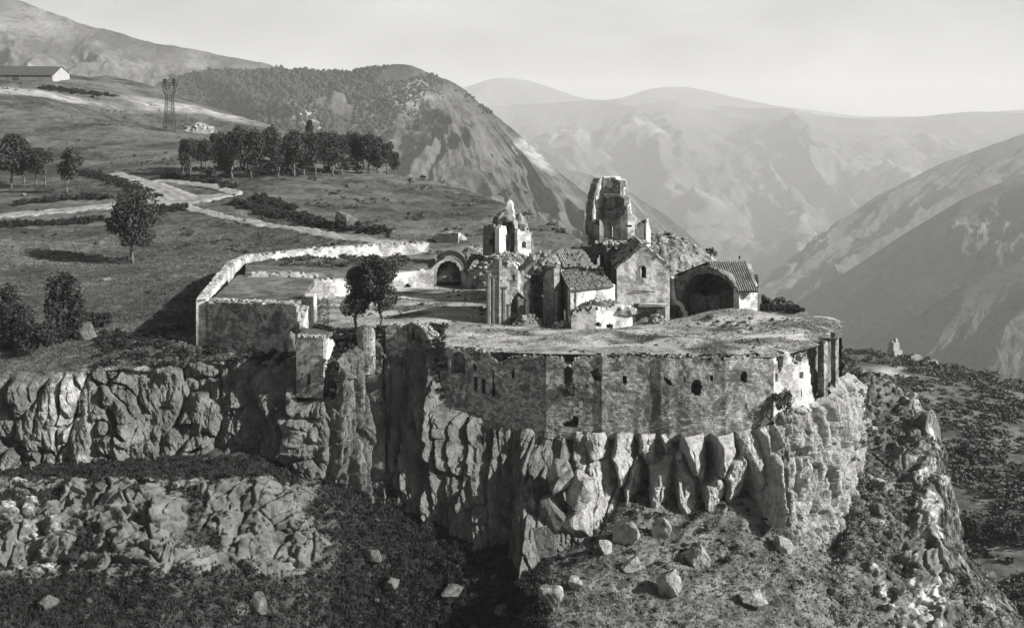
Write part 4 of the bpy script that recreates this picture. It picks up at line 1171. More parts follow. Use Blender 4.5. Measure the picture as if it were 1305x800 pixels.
# half dome over the niche
n1, n2 = 30, 14
a = np.linspace(-.25, math.pi - .2, n1)[:, None]; b = np.linspace(0, 1.25, n2)[None, :]
sh = []
for rr in (0, .55):
    R2 = ra + rr
    sh.append(np.stack([ca[0] - R2 * np.cos(a) * np.cos(b), ca[1] + R2 * .95 * np.sin(a) * np.cos(b), 5.4 + (R2 + .2) * np.sin(b) + .12 * noise(a * 4 + rr, b * 4, seed=3)], -1))
V = np.concatenate([sh[0].reshape(-1, 3), sh[1].reshape(-1, 3)]); g = grid_quads(n1, n2)
rim = [[i * n2 + j, i * n2 + j + 1, n1 * n2 + i * n2 + j + 1, n1 * n2 + i * n2 + j] for i in (0, n1 - 1) for j in range(n2 - 1)]
mb = MB(t.location); mb.add(V, np.concatenate([g, g + n1 * n2, rim])); mb.build('half_dome', M_DARK, t)
heap('roof_rubble', t, (XP(692, 153), 154, 3.6, 3, 6.6, 0), 2.6, M_HEAP, 47, 50, .45, 90, (.12, .35))
mb = MB(t.location)
for k, (x0, y0, x1, y1) in enumerate(((676, 345, 694, 327), (688, 336, 712, 317), (668, 352, 684, 346))):
    p, q_ = P(x0, y0, 152), P(x1, y1, 153); mb = MB(t.location); mb.bar(p, q_, .28, .2, 5); mb.build('roof_edge', M_DARK, t)

# K3 tiled chapel (nave and aisle)
t = thing('tiled_chapel', 752, 420, 148, 'white walled chapel with two steps of battered tile roof in the middle of the church', 'chapel', G1)
fl_ = (727, 147.2); fr = (784, 149.6)
ruin_wall('front_wall', [fl_, fr], [(727, 369), (784, 362.5)], [(727, 424), (784, 424)], [('r', 742, 398, 745, 403)], thick=.9, cell=.2, mat=M_PLASTER, parent=t, rag=.15, rough=.08, seed=48)
ruin_wall('side_wall', [(707.5, 158), (713, 155), (716.5, 152.6), (727, 147.3)], [(707.5, 319), (713, 331), (715.5, 338), (716, 347), (727, 369)], [(707.5, 410), (727, 424)], [('a', 717, 392, 721, 412)], thick=.8, cell=.2, mat=M_DARK, parent=t, rag=.1, seed=49)  # dark stone beside the white front, shade put into the colour
tile_roof('aisle_roof', [P(726, 370.5, 146.8), P(782.5, 364.5, 149.2), P(768, 345, 153.6), P(714.5, 348, 152.4)], 26, t, .12, .34, 50, seglen=.4)
ruin_wall('clerestory', [(715.5, 152.5), (745, 153.3), (758, 153.8)], [(715.5, 338), (745, 339), (752, 345), (758, 350)], [(715.5, 352), (758, 350)], [('r', 742, 340, 747, 346)], thick=.7, cell=.18, mat=M_DARK, parent=t, rag=.3, seed=51)
tile_roof('nave_roof', [P(717.5, 339.5, 152.1), P(756, 338, 153.4), P(744, 319, 158.6), P(707, 317.5, 157.8)], 14, t, .2, .2, 52, seglen=.7)
top_rubble(t, [(744, 152.8), (768, 154.5)], [(744, 341), (768, 343)], 2.5, 70, (.15, .42), 53, 'fallen_masonry', zoff=.1)
heap('roof_rubble', t, (XP(700, 156), 156.5, 2.2, 2.4, 6.8, 0), 2.2, M_HEAP, 54, 36, .4, 50)

# K9 low front ruin
t = thing('low_ruined_wall', 760, 418, 145.5, 'low white ruined wall topped with dark weeds below the tiled chapel', 'wall', G1)
ruin_wall('wall_body', [(728, 145.6), (760, 145.3), (792, 146.6), (806, 148)], [(728, 404), (733, 398), (745, 396), (758, 393), (770, 392), (785, 388), (800, 388), (806, 392)], [(728, 425), (806, 420)], [('o', 757, 411, 766, 416), ('o', 772, 412, 782, 419)], thick=2.4, cell=.2, mat=M_PLASTER, parent=t, rag=.4, seed=55)
heap('weedy_top', t, (XP(770, 147), 147.4, 4.6, 1.4, 1.9, .1), 1.7, M_HEAP, 56, 50, .4, 50)

# K4 gabled chapel
t = thing('gabled_chapel', 820, 406, 151.5, 'stone chapel with a steep gable and one narrow arched window', 'chapel', G1)
gl, gr = (786, 151.6), (853.5, 151.2)
ruin_wall('gable_wall', [gl, gr], [(786, 342), (788, 339), (819.5, 312.5), (851, 338), (853.5, 342)], [(786, 412), (853.5, 414)], [('a', 817.3, 338.5, 822.8, 354)], thick=.9, cell=.16, mat=M_PLASTER, parent=t, rag=.2, rough=.07, seed=57)
mb = MB(t.location)
for (a_, b_) in (((784.5, 343), (819.5, 311.5)), ((819.5, 311.5), (855, 342))):
    p, q_ = P(*a_, 151.1) + np.array([0, .3, 0]), P(*b_, 151.1) + np.array([0, .3, 0])
    for k in range(11):
        if rng.random() < .12: continue
        j1 = rng.normal(0, .05, 3); mb.bar(p + (q_ - p) * k / 11 + j1, p + (q_ - p) * (k + .97) / 11 + j1, rng.uniform(.2, .32), rng.uniform(.2, .32), 4)
mb.build('coping', M_DARK, t)
mb = MB(t.location); arch_band(mb, P(820.05, 341.5, 151.35), (1, 0), .32, .14, .25, (0, 1), 0, math.pi, 9)
mb.box(P(816.3, 348, 151.4), (.14, .2, 1.3)); mb.box(P(823.9, 348, 151.4), (.14, .2, 1.3)); mb.build('window_surround', M_PALE, t)
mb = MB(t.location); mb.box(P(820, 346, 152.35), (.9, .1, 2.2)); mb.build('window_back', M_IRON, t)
mb = MB(t.location); mb.bar(P(806, 370.5, 151.3), P(835, 371.5, 151.3), .06); mb.build('tie_rod', M_IRON, t)
za = P(819.5, 312.5, 151.2)[2]; xl, xr, xa = XP(786, 151.4), XP(854, 151.4), XP(819.5, 151.4); ze = P(786, 342, 151.5)[2]
tile_roof('left_roof', [(xl - .2, 152, ze), (xl - .2, 163, ze), (xa, 163, za), (xa, 152, za)], 16, t, .16, .5, 58, seglen=.5)
tile_roof('right_roof', [(xr + .2, 152, ze), (xr + .2, 163, ze), (xa, 163, za), (xa, 152, za)], 16, t, .16, .1, 59, seglen=.5)
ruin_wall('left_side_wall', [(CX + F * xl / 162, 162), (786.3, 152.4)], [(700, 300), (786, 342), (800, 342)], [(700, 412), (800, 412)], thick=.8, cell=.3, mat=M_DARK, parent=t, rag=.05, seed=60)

# K6 nave mass behind: rubble-covered vaults carrying the drum
t = thing('nave_vaults', 800, 385, 166, 'great bank of rubble and broken vaulting behind the gabled chapel, carrying the tower', 'ruin', G1)
heap('rubble_bank', t, (XP(838, 169), 168.5, 11.0, 7.5, -.5, 0), 10.6, M_HEAP, 61, 150, .55, 420, (.12, .4), .55)
ruin_wall('west_wall', [(739, 163.4), (742, 162.2), (773, 161.2), (786, 162)], [(739, 314), (745, 307), (760, 305), (773, 306), (780, 312), (786, 318)], [(739, 372), (786, 372)], [('p', [(757, 345), (759, 328), (764, 322), (770, 328), (772, 345)])], thick=2, cell=.24, mat=M_DARK, parent=t, rag=.35, seed=62)
ruin_wall('inner_wall', [(722, 168), (735, 167), (742, 165)], [(722, 322), (730, 316), (742, 318)], [(722, 372), (742, 372)], thick=1, cell=.24, mat=M_DARK, parent=t, rag=.6, seed=63)
ruin_wall('pale_crest', [(868, 172.5), (885, 171.5), (905, 169.5)], [(868, 317), (878, 315), (890, 322), (905, 332)], [(868, 350), (905, 350)], thick=1.5, cell=.24, mat=M_PLASTER, parent=t, rag=.3, seed=64)

# K5 tower drum
t = thing('tower_ruin', 775, 308, 164, 'tallest ruin, a jagged tower shell with an open niche above a white wall', 'tower', G1)
ruin_wall('shell', [(753.5, 161.6), (756, 163.4), (760, 165.4), (768, 166.6), (778, 166.8), (788, 166), (795.5, 164.4)],
          [(753.5, 300), (754.5, 285), (757, 262), (760, 250), (761, 236), (766, 228), (775, 225.5), (786, 226), (790, 231), (790.5, 252), (794, 252), (795.5, 275)], [(753.5, 312), (795.5, 312)],
          [('p', [(762, 312), (762, 300), (764, 288), (767, 279), (769, 300), (769, 312)]), ('r', 778, 288, 781.5, 303), ('o', 790, 292, 793, 296)], thick=1.3, cell=.17, mat=M_PLASTER, parent=t, rag=.35, rough=.09, seed=65)
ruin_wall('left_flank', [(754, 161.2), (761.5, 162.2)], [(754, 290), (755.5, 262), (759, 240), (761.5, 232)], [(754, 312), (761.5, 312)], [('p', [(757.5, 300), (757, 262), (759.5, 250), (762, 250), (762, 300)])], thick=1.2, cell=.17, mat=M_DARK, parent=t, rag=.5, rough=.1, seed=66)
ruin_wall('upper_band', [(769, 166.3), (780, 166.4), (790.5, 165.2)], [(770, 230), (774, 227), (785, 227), (790.5, 232)], [(770, 249), (790.5, 249)], [('o', 773, 231, 781, 241), ('o', 784, 235, 788, 240)], thick=1.3, cell=.15, mat=M_WALL, parent=t, rag=.4, rough=.18, seed=67)
ruin_wall('niche_wall', [(770.5, 165.2), (778, 165.3), (786, 164.8), (795, 163.6)], [(770.5, 249), (790, 249), (795, 254)], [(770.5, 276), (795, 280)], [('p', [(773, 268), (773, 257), (776, 252), (782, 253), (784, 260), (783, 267)])], thick=1.2, cell=.15, mat=M_DARK, parent=t, rag=.2, rough=.1, seed=68)
mb = MB(t.location); mb.box(P(780, 249, 164.4), (2.5, 1.2, .35), -.05, 1, .05); mb.build('cornice', M_DARK, t)
ruin_wall('lower_shaft', [(755, 161), (764, 160.6), (769, 161.5)], [(755, 286), (760, 285), (762, 289), (765, 278), (768, 286), (769, 288)], [(755, 312), (769, 312)], thick=1, cell=.17, mat=M_DARK, parent=t, rag=.3, seed=69)
ruin_wall('east_fragment', [(791, 163.5), (800, 162.8), (809, 163.2)], [(791, 280), (795, 275), (797, 264), (799, 261), (802, 266), (805, 274), (809, 278)], [(791, 314), (809, 314)], [('r', 796, 287, 805, 289)], thick=1, cell=.17, mat=M_PALE, parent=t, rag=.3, seed=70)
ruin_wall('east_wall', [(806, 164), (816, 164.3), (824, 163.8), (829, 164.4)], [(806, 275), (810, 277), (814, 283), (818, 284), (821, 286), (823, 280), (827, 281), (829, 296)], [(806, 314), (829, 314)], [('p', [(809, 312), (809, 293), (812, 290), (812.5, 312)]), ('p', [(820.5, 312), (820.5, 288), (822, 285), (822.5, 312)])], thick=1, cell=.17, mat=M_PLASTER, parent=t, rag=.25, seed=71)
top_rubble(t, [(755, 160.5), (800, 160), (832, 162)], [(755, 309), (800, 312), (832, 310)], 4, 120, (.15, .45), 72, 'rubble_foot')

# K7 north-west ruin
t = thing('ruined_gatehouse', 648, 335, 186, 'pale ruined gatehouse with a pointed spire of masonry and dark hollow, behind the broken pier', 'gatehouse', G1)
Yn = 185.0
ruin_wall('left_block', [(615.5, 186.6), (622, 185.6), (637, 184.8)], [(615.5, 292), (618, 288), (628, 286), (634, 290), (637, 296)], [(615.5, 325), (637, 325)], [('p', [(624, 312), (624, 304), (628, 304), (628, 312)]), ('r', 628, 296, 631, 325)], thick=2, cell=.22, mat=M_DARK, parent=t, rag=.35, seed=73)
ruin_wall('front_wall', [(636.5, 184), (644, 185.6), (651, 187.5)], [(636.5, 292), (640, 287), (645, 290), (649, 300), (651, 304)], [(636.5, 326), (651, 326)], [('a', 645, 309, 649, 318)], thick=.9, cell=.2, mat=M_PLASTER, parent=t, rag=.3, seed=74)
cn = np.array([XP(648, 188), 187.6]); rn = 1.9
arcp = [(cn[0] - rn * math.cos(a), cn[1] + rn * math.sin(a)) for a in np.linspace(-.1, math.pi + .1, 16)]
ruin_wall('hollow', [(CX + F * x / y, y) for x, y in arcp], [(0, 9.6), (1.5, 11.2), (3, 12.2), (4.5, 11.2), (6.3, 9.4)], [(0, 3), (6.4, 3)], thick=.9, cell=.22, mat=M_DARK, parent=t, rag=.3, seed=75)
ruin_wall('spire', [(642.5, 186.2), (655.5, 186)], [(642.5, 278), (643, 268), (646, 260), (649, 254.5), (652, 257), (653.5, 266), (655.5, 279)], [(642.5, 282), (655.5, 283)], thick=1.6, cell=.17, mat=M_PLASTER, parent=t, rag=.3, rough=.12, seed=76)
ruin_wall('arch_head', [(634, 185.9), (645, 185.4), (660, 185.8)], [(634, 280), (640, 277), (648, 276), (656, 277), (660, 282)], [(634, 296), (660, 300)], [('p', [(636.5, 300), (636.5, 288), (640, 281), (647, 279), (654, 282), (657, 290), (657, 300)])], thick=1, cell=.17, mat=M_PALE, parent=t, rag=.2, seed=77)
heap('sloping_rubble', t, (XP(662, 188.5), 189, 3.2, 2.6, 2.0, 0), 9.4, M_HEAP, 78, 40, .35, 50)
ruin_wall('right_wall', [(659.5, 185.2), (677, 186.8)], [(659.5, 294), (661, 291), (665, 296), (670, 296), (677, 295)], [(659.5, 330), (677, 330)], [('a', 665.5, 307, 670, 316.5)], thick=.9, cell=.18, mat=M_PLASTER, parent=t, rag=.15, seed=79)
heap('rubble_base', t, (XP(648, 182), 183, 7.2, 5.5, 0, 0), 5.4, M_HEAP, 80, 80, .5, 170, (.15, .45), .6)

# K8 porch hall
t = thing('vaulted_porch', 900, 415, 152, 'open porch with a wide dark barrel arch and striped tile roof right of the church', 'porch', G1)
PR = [(842, 155.2), (868, 153.6), (941.5, 149)]
OP = [('p', [(868, 425), (868, 375), (872, 364), (880, 355), (891, 350), (903, 348.5), (916, 351), (927, 358), (933, 367), (935.5, 377), (936, 425)]), ('p', [(862, 425), (862, 396), (864, 392), (869, 392), (869, 425)])]
ruin_wall('front_wall', PR, [(842, 353), (858, 353), (864, 353), (880, 345), (895, 340), (903, 339), (915, 344), (928, 353), (937, 364), (941.5, 371)], [(842, 422), (941.5, 405)], OP, thick=.8, cell=.17, mat=M_DARK, parent=t, rag=.08, seed=81)  # dark stone paints the shade on this left-turned front
ax = np.array([8.0, 14.0]) / np.hypot(8, 14)                # axis of the hall, towards back right
pA, pB = np.array([XP(866, 153.9), 153.9]), np.array([XP(939, 149.2), 149.2])
mid = (pA + pB) / 2; half = np.linalg.norm(pB - pA) / 2; ux = (pB - pA) / (2 * half); nb = np.array([-ux[1], ux[0]])
prof = [(half * .93 * math.cos(a), 3.0 + 3.3 * math.sin(a)) for a in np.linspace(0, math.pi, 22)]
prof = [(half * .93, -.8)] + prof + [(-half * .93, -.8)]
mb = MB(t.location); m = len(prof)
for rr in (1.0, 1.03):
    V = np.array([[*(mid + nb * dd + ux * x * rr), z * (1 if z < 0 else 1 + (rr - 1) * .3)] for dd in (.6, 9.5) for x, z in prof])
    mb.add(V, [[i, i + 1, m + i + 1, m + i] for i in range(m - 1)])
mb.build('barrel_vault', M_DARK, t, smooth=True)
# back wall with a blind arch and wooden doors
bw0, bw1 = mid + nb * 8.0 - ux * half, mid + nb * 8.0 + ux * half
pl = [(CX + F * p[0] / p[1], p[1]) for p in (bw0, bw1)]
ruin_wall('back_wall', pl, [(pl[0][0], 350), (pl[1][0], 350)], [(pl[0][0], 412), (pl[1][0], 405)], thick=.5, cell=.3, mat=M_DARK, parent=t, rag=0, seed=82)
bp = mid + nb * 2.2
mb = MB(t.location)
l0 = mid + nb * 2.4 - ux * (half - 1.5)
arch_band(mb, (l0[0], l0[1], 1.7), ux, 1.25, .3, .4, nb, 0, math.pi, 13)
mb.box((*(l0 + nb * .2 - ux * 1.4), .6), (.3, .4, 2.4), math.atan2(ux[1], ux[0])); mb.box((*(l0 + nb * .2 + ux * 1.4), .6), (.3, .4, 2.4), math.atan2(ux[1], ux[0]))
mb.build('blind_arch', M_DARK, t)
pl = [(CX + F * p[0] / p[1], p[1]) for p in (mid + nb * 2.75 - ux * half, mid + nb * 2.75 + ux * .6)]
ruin_wall('screen_wall', pl, [(pl[0][0], 377), (pl[1][0], 377)], [(pl[0][0], 416), (pl[1][0], 416)], thick=.5, cell=.25, mat=M_DARK, parent=t, rag=.05, seed=83)
mb = MB(t.location)
for k in range(9):
    p = mid + nb * 3.0 + ux * (.8 + k * .34); mb.box((*p, 1.9), (.31, .12, 4.2 + .1 * (k % 2)), math.atan2(ux[1], ux[0]))
mb.build('timber_boarding', M_WOOD, t)
mb = MB(t.location)
arch_band(mb, P(859.5, 397, 153.2), (1, 0), 1.0, .55, 1.0, (0, 1), 0, 1.75, 8); mb.box(P(873.0, 408, 153.6), (.55, .9, 2.6)); mb.build('fallen_arch', M_PALE, t)
ruin_wall('left_stub', [(849, 154), (857, 153.4), (862, 153.6)], [(849, 360), (853, 352), (858, 356), (860, 372), (862, 382)], [(849, 388), (862, 388)], thick=.8, cell=.15, mat=M_PALE, parent=t, rag=.3, seed=84)
ruin_wall('side_wall', [(941, 149.1), (965.5, 150.2)], [(941, 372), (965.5, 369.5)], [(941, 402), (965.5, 402)], thick=.8, cell=.2, mat=M_PLASTER, parent=t, rag=.15, rough=.07, seed=85)
ruin_wall('gable_end', [(965.5, 150.3), (957.5, 157), (952, 163)], [(0, 4.1), (6.6, 7.1), (12.5, 4.1)], [(0, -.8), (13, -.8)], thick=.6, cell=.25, mat=M_PLASTER, parent=t, rag=.03, seed=94)
ruin_wall('corner_pier', [(935, 149.2), (942, 148.8)], [(935, 368), (942, 371)], [(935, 404), (942, 404)], thick=1.0, cell=.2, mat=M_PALE, parent=t, rag=.05, seed=86)
# roof slope: rows of tiles run straight down from the ridge, cut off obliquely above the arch
rY, eY, rz_, ez_ = 156.4, 148.7, 7.45, 4.55
xa_, xd_, xr0 = XP(901, rY), XP(940, eY), XP(966.5, eY)
rf = rows = MB(t.location)
Vr = np.array([[xa_, rY, rz_], [xr0, rY, rz_], [xr0, eY, ez_], [xd_, eY, ez_]]); Vr = np.concatenate([Vr, Vr - [0, 0, .22]])
rf.add(Vr, [[0, 1, 2, 3], [7, 6, 5, 4], [0, 4, 5, 1], [1, 5, 6, 2], [2, 6, 7, 3], [3, 7, 4, 0]])
nrow = 17
for k in range(nrow):
    x = xa_ + .2 + (xr0 - xa_ - .25) * (k + .5) / nrow
    tt = min(1.0, max(.04, (x - xa_) / (xd_ - xa_)))
    p0_ = np.array([x, rY, rz_ + .05]); p1_ = np.array([x + .02, rY + (eY - rY) * tt - .1, rz_ + (ez_ - rz_) * tt + .03])
    for q in range(3):
        rows.bar(p0_ + (p1_ - p0_) * q / 3, p0_ + (p1_ - p0_) * (q + 1) / 3 + [0, 0, -.02], .095, .085, 6)
rows.bar((xa_, rY, rz_ + .08), (xr0, rY, rz_ + .08), .16, .16, 6)
two_mats(rows.build('right_roof', [M_TILEBED, M_TILE], t), 6)
tile_roof('rear_roof', [(xr0, 163, ez_), (xa_ - 4, 163, ez_), (xa_, rY, rz_), (xr0, rY, rz_)], 12, t, .12, .05, 88, seglen=3.0)
# earth and mortar over the barrel, left of the tiles
gx, gy = np.meshgrid(np.linspace(0, 1, 40), np.linspace(0, 1, 30), indexing='ij')
bx_ = mid[0] + ux[0] * (gx * 2 - 1) * half + nb[0] * (.35 + gy * 7.5); by_ = mid[1] + ux[1] * (gx * 2 - 1) * half + nb[1] * (.35 + gy * 7.5)
bz_ = 3.3 + 3.35 * np.sqrt(np.clip(1 - ((gx * 2 - 1) * .97) ** 2, 0, 1)) + .12 * fbm(bx_, by_, oct=4, seed=3) + .06
o = link('vault_cover', mesh_np('vault_cover', np.stack([bx_, by_, bz_], -1).reshape(-1, 3) - np.array(t.location), grid_quads(40, 30), None, {'rock': np.full(1200, .6), 'dry': np.zeros(1200)}), M_HEAP, t)
r0, r1 = np.array([xa_, rY, rz_]), np.array([xr0, rY, rz_])
mb = MB(t.location); p = r0 + (r1 - r0) * .82; mb.bar(p, p + np.array([0, 0, .55]), .05); mb.box(p + np.array([.05, 0, .7]), (.32, .12, .42), 0, .5); mb.build('ridge_finial', M_IRON, t)
mb = MB(t.location); p2 = r0 + (r1 - r0) * .5; mb.bar(p2, p2 + np.array([-.1, 0, .35]), .07); mb.build('ridge_stub', M_IRON, t)

for (px, Yq, w_, d_, h_, lb, sd) in ((672, 149, 2.2, 1.0, 1.3, 'low heap of fallen blocks between the two tall left ruins of the church', 910), (655, 160, 3.0, 2.0, 2.2, 'rubble heap seen through the gap behind the clustered pier', 911), (838, 149, 1.6, 1.0, 1.3, 'rounded heap of debris in front of the sunken chamber', 912), (716, 147.2, 1.4, .7, .7, 'small scatter of stones at the foot of the tiled chapel', 913)):
    t = empty('rubble_heap', (XP(px, Yq), Yq, 0), lb, 'rubble heap', 'rubble heaps around the church')
    heap('rubble_bank', t, (XP(px, Yq), Yq, w_, d_, -.2, 0), h_ + .2, M_HEAP, sd, 30, .3, 34, (.12, .4))
t = thing('sunken_chamber', 826, 412, 150, 'low dark broken chamber with a stone lintel between the gabled chapel and the porch', 'ruin', G1)
ruin_wall('lintel_wall', [(806, 150.2), (848, 150.4)], [(806, 390), (815, 388), (848, 388)], [(806, 420), (848, 422)], [('p', [(809, 425), (809, 398), (818, 394), (836, 395), (843, 402), (843, 425)])], thick=1.2, cell=.2, mat=M_DARK, parent=t, rag=.2, seed=89)
mb = MB(t.location); mb.box(P(832, 388.5, 150.2), (4.0, 1.5, .35), 0, 1, .05); mb.build('lintel', M_PALE, t)
heap('fallen_debris', t, (XP(828, 151.5), 152.6, 3.2, 2.4, -.3, 0), 2.2, M_HEAP, 90, 40, .3, 30)

# ================================================================== vegetation
def m_leaf(name, lo, hi):
    k = NT(name)
    c = k.ramp(k.noise(.9, 3, .6), [(.35, lo), (.65, hi)])
    k.bsdf.inputs['Roughness'].default_value = .8
    return k.done(c)


M_LEAF = m_leaf('leaves', .016, .055)
M_LEAF_DARK = m_leaf('dark_leaves', .012, .042)
M_SCRUB = m_leaf('scrub_leaves', .03, .11)
M_BARK = m_simple('bark', .05, .14, 4)
M_STRAW = m_leaf('straw_grass', .14, .30)
M_SHADE_TUFT = m_leaf('shade_dark_blades', .012, .036)  # near-black blades, painted shade for the lower left slope


def leaf_cloud(r, n, centers, radii, size, squash=1.0):
    """n small leaf faces spread through the shells of several lobes -> verts (n*4,3)"""
    k = r.integers(0, len(centers), n)
    d = r.normal(size=(n, 3)); d /= np.linalg.norm(d, axis=1)[:, None]
    rad = r.uniform(.35, 1.0, n) ** .5
    c = np.asarray(centers)[k] + d * (np.asarray(radii)[k] * rad[:, None])
    e1 = r.normal(size=(n, 3)); e1 /= np.linalg.norm(e1, axis=1)[:, None]
    e2 = np.cross(e1, d + .6 * r.normal(size=(n, 3))); e2 /= np.linalg.norm(e2, axis=1)[:, None]
    s = size * r.uniform(.6, 1.35, n)[:, None]
    V = np.stack([c - e1 * s, c - e2 * s * .6, c + e1 * s, c + e2 * s * .6], 1)
    return V.reshape(-1, 3)


def quads_n(n):
    return np.arange(n * 4).reshape(n, 4)


def tree_meshes(seed, h, crown_w, trunk_h, n_leaf, leaf, lobes, tall=1.0, lean=0.0):
    r = np.random.default_rng(seed)
    mb = MB()
    top = np.array([lean * h, 0, h * .75])
    pts = [np.array([0, 0, -.4])]
    for k in range(1, 6):
        pts.append(top * k / 5 + np.array([r.normal(0, .02 * h), r.normal(0, .02 * h), 0]))
    r0 = .022 * h + .05
    for k in range(5):
        mb.bar(pts[k], pts[k + 1], r0 * (1 - k * .17), r0 * (1 - (k + 1) * .17), 7)
    C, R = [], []
    for k in range(lobes):
        a = r.uniform(0, 6.28); q = r.uniform(0, 1) ** .7 * crown_w * .62; zz = r.uniform(trunk_h + (h - trunk_h) * .18, h * .9)
        f = 1 - .55 * abs((zz - (trunk_h + h) / 2) / ((h - trunk_h) / 2)) ** 2
        c = np.array([q * f * math.cos(a) + lean * zz, q * f * math.sin(a), zz]); rr = crown_w * r.uniform(.28, .5)
        C.append(c); R.append([rr, rr, rr * 1.05 * tall])
        base = pts[min(4, 1 + int(zz / h * 4))] * .9
        mb.bar(base, c, r0 * .35, r0 * .12, 5)
    C.append(np.array([lean * h, 0, h - crown_w * .4])); R.append([crown_w * .42] * 3)
    V = leaf_cloud(r, n_leaf, C, np.array(R), leaf)
    cr = mesh_np('crown', V, quads_n(n_leaf), None, None, False)
    Vt = np.concatenate(mb.v)
    tr = mesh_np('trunk', Vt, np.concatenate(mb.q), np.concatenate(mb.t), None, True)
    cr.materials.append(M_LEAF); tr.materials.append(M_BARK)
    return tr, cr


def plant_tree(name, meshes, loc, rz, sc, label, cat='tree', group=None, szr=1.0):
    o = empty(name, tuple(loc), label, cat, group)
    o.rotation_euler = (0, 0, rz); o.scale = (sc, sc, sc * szr)
    for nm, me in zip(('trunk', 'crown'), meshes):
        c = bpy.data.objects.new(nm, me); COL.objects.link(c); c.parent = o
    return o


ORD = ['first', 'second', 'third', 'fourth', 'fifth', 'sixth', 'seventh', 'eighth', 'ninth', 'tenth', 'eleventh', 'twelfth', 'thirteenth', 'fourteenth', 'fifteenth', 'sixteenth', 'seventeenth', 'eighteenth', 'nineteenth', 'twentieth']
# --- row of tall trees along the far track (front rank and rear rank)
RT_ = [tree_meshes(100 + k, 12.0, 3.7 + .4 * (k % 3), 1.0 + .8 * (k % 3), 2800, .30, 13, 1.2 + .12 * (k % 2)) for k in range(6)]
front_rank = [(234, 222, 35), (242, 221, 42), (262, 219, 38), (286, 226, 50), (297, 229, 58), (321, 227, 55), (330, 226, 48), (355, 227, 40), (375, 226, 56), (387, 224, 50), (403, 225, 50), (424, 224, 48), (436, 222, 45), (455, 221, 46), (470, 222, 48), (482, 222, 45), (493, 223, 38), (503, 224, 28)]
rear_rank = [(256, 216, 36), (277, 218, 44), (307, 219, 52), (315, 218, 46), (345, 220, 56), (366, 219, 44), (397, 219, 46), (412, 217, 44), (428, 215, 42), (446, 213, 42), (463, 216, 40), (478, 218, 38)]
ad = ['broad', 'slim', 'tall', 'leaning', 'rounded', 'ragged']
for nm, rank in (('front', front_rank), ('rear', rear_rank)):
    for k, (px, py, hp) in enumerate(rank):
        p = hit(px, py); s = hp * p[1] / F / 12.0 * 1.06
        v = RT_[(k * 5 + (nm == 'rear') * 2) % 6]
        plant_tree('avenue_tree', v, p, rng.uniform(0, 6.28), s, f'{ORD[k]} tree from the left in the {nm} rank of the row beyond the road', 'tree', 'row of trees beyond the road')
# --- cluster at the left edge
LT = [tree_meshes(120 + k, 10.0, 3.9, 2.6, 1900, .30, 10, .9, .06 * (k - 1)) for k in range(3)]
for k, (px, py, hp, lb) in enumerate(((-6, 243, 70, 'tree cut by the left edge of the photo, tallest of the left cluster'), (14, 240, 68, 'dense dark tree just inside the left edge, beside the tallest one'), (30, 236, 44, 'small thin tree third from the left edge above the road'),
                                      (45, 238, 50, 'gaunt tree in the middle of the left cluster with a forked trunk'), (58, 238, 46, 'low bushy tree between the middle and the right end of the left cluster'), (86, 247, 58, 'rounded tree with two pale stems at the right end of the left cluster'))):
    p = hit(px, py); plant_tree('field_tree', LT[k % 3], p, k * 1.3, hp * p[1] / F / 10, lb, 'tree', 'trees at the left edge above the road')
# --- lone tree in the meadow
lone = tree_meshes(140, 10.0, 4.9, 2.0, 6500, .25, 20, .85, .02)
p = hit(170, 335); plant_tree('lone_tree', lone, p, .5, 86 * p[1] / F / 10, 'single leafy tree standing alone in the left meadow below the road')
# --- two trees in the courtyard
ct1 = tree_meshes(141, 8.0, 3.0, 1.5, 6500, .16, 16, 1.1, -.03); ct2 = tree_meshes(142, 8.5, 2.7, 1.6, 6500, .16, 15, 1.15, .02)
p = hit(455, 419); plant_tree('courtyard_tree', ct1, p, .3, 78 * p[1] / F / 8.0, 'left of the two dark trees in the courtyard, broader and with a leaning trunk', 'tree', 'two trees in the courtyard')
p = hit(484, 420); plant_tree('courtyard_tree', ct2, p, 2.3, 92 * p[1] / F / 8.5, 'right of the two dark trees in the courtyard, taller with a straight thin trunk', 'tree', 'two trees in the courtyard')
# --- the pointed tree beyond the row
cyp = tree_meshes(143, 10.0, 1.7, .6, 2400, .28, 20, 1.6)
p = hit(394, 196); p2 = P(394, 190, p[1]); plant_tree('pointed_tree', cyp, p, 0, 42 * p[1] / F / 10, 'narrow pointed tree sticking up behind the row of trees')


# --- bushes
def bush_mesh(seed, n, leaf, w=1.0, h=1.0):
    r = np.random.default_rng(seed); C, R = [], []
    for k in range(13):
        a = r.uniform(0, 6.28); q = r.uniform(0, .85) * w
        C.append([q * math.cos(a), q * math.sin(a), r.uniform(.12, .95 - .5 * q / w) * h]); s = r.uniform(.12, .42)
        R.append([s * w, s * w, s * h * .8])
    return leaf_cloud(r, n, np.array(C), np.array(R), leaf)


def single_bush(name, px, py, w, h, label, n=2500, leaf=.16, mat=None, group=None, loc=None, seed=1):
    p = hit(px, py) if loc is None else np.asarray(loc)
    o = empty(name, tuple(p), label, 'shrub', group)
    V = bush_mesh(seed, n, leaf, w, h); link('foliage', mesh_np('foliage', V, quads_n(n), None, None, False), mat or M_LEAF_DARK, o)
    mb = MB(); r = np.random.default_rng(seed)
    for k in range(5):
        a = k * 1.26; mb.bar((0, 0, -.3), (w * .5 * math.cos(a), w * .5 * math.sin(a), h * .55), .06, .03, 5)
    mb.build('stem', M_BARK, o)
    return o


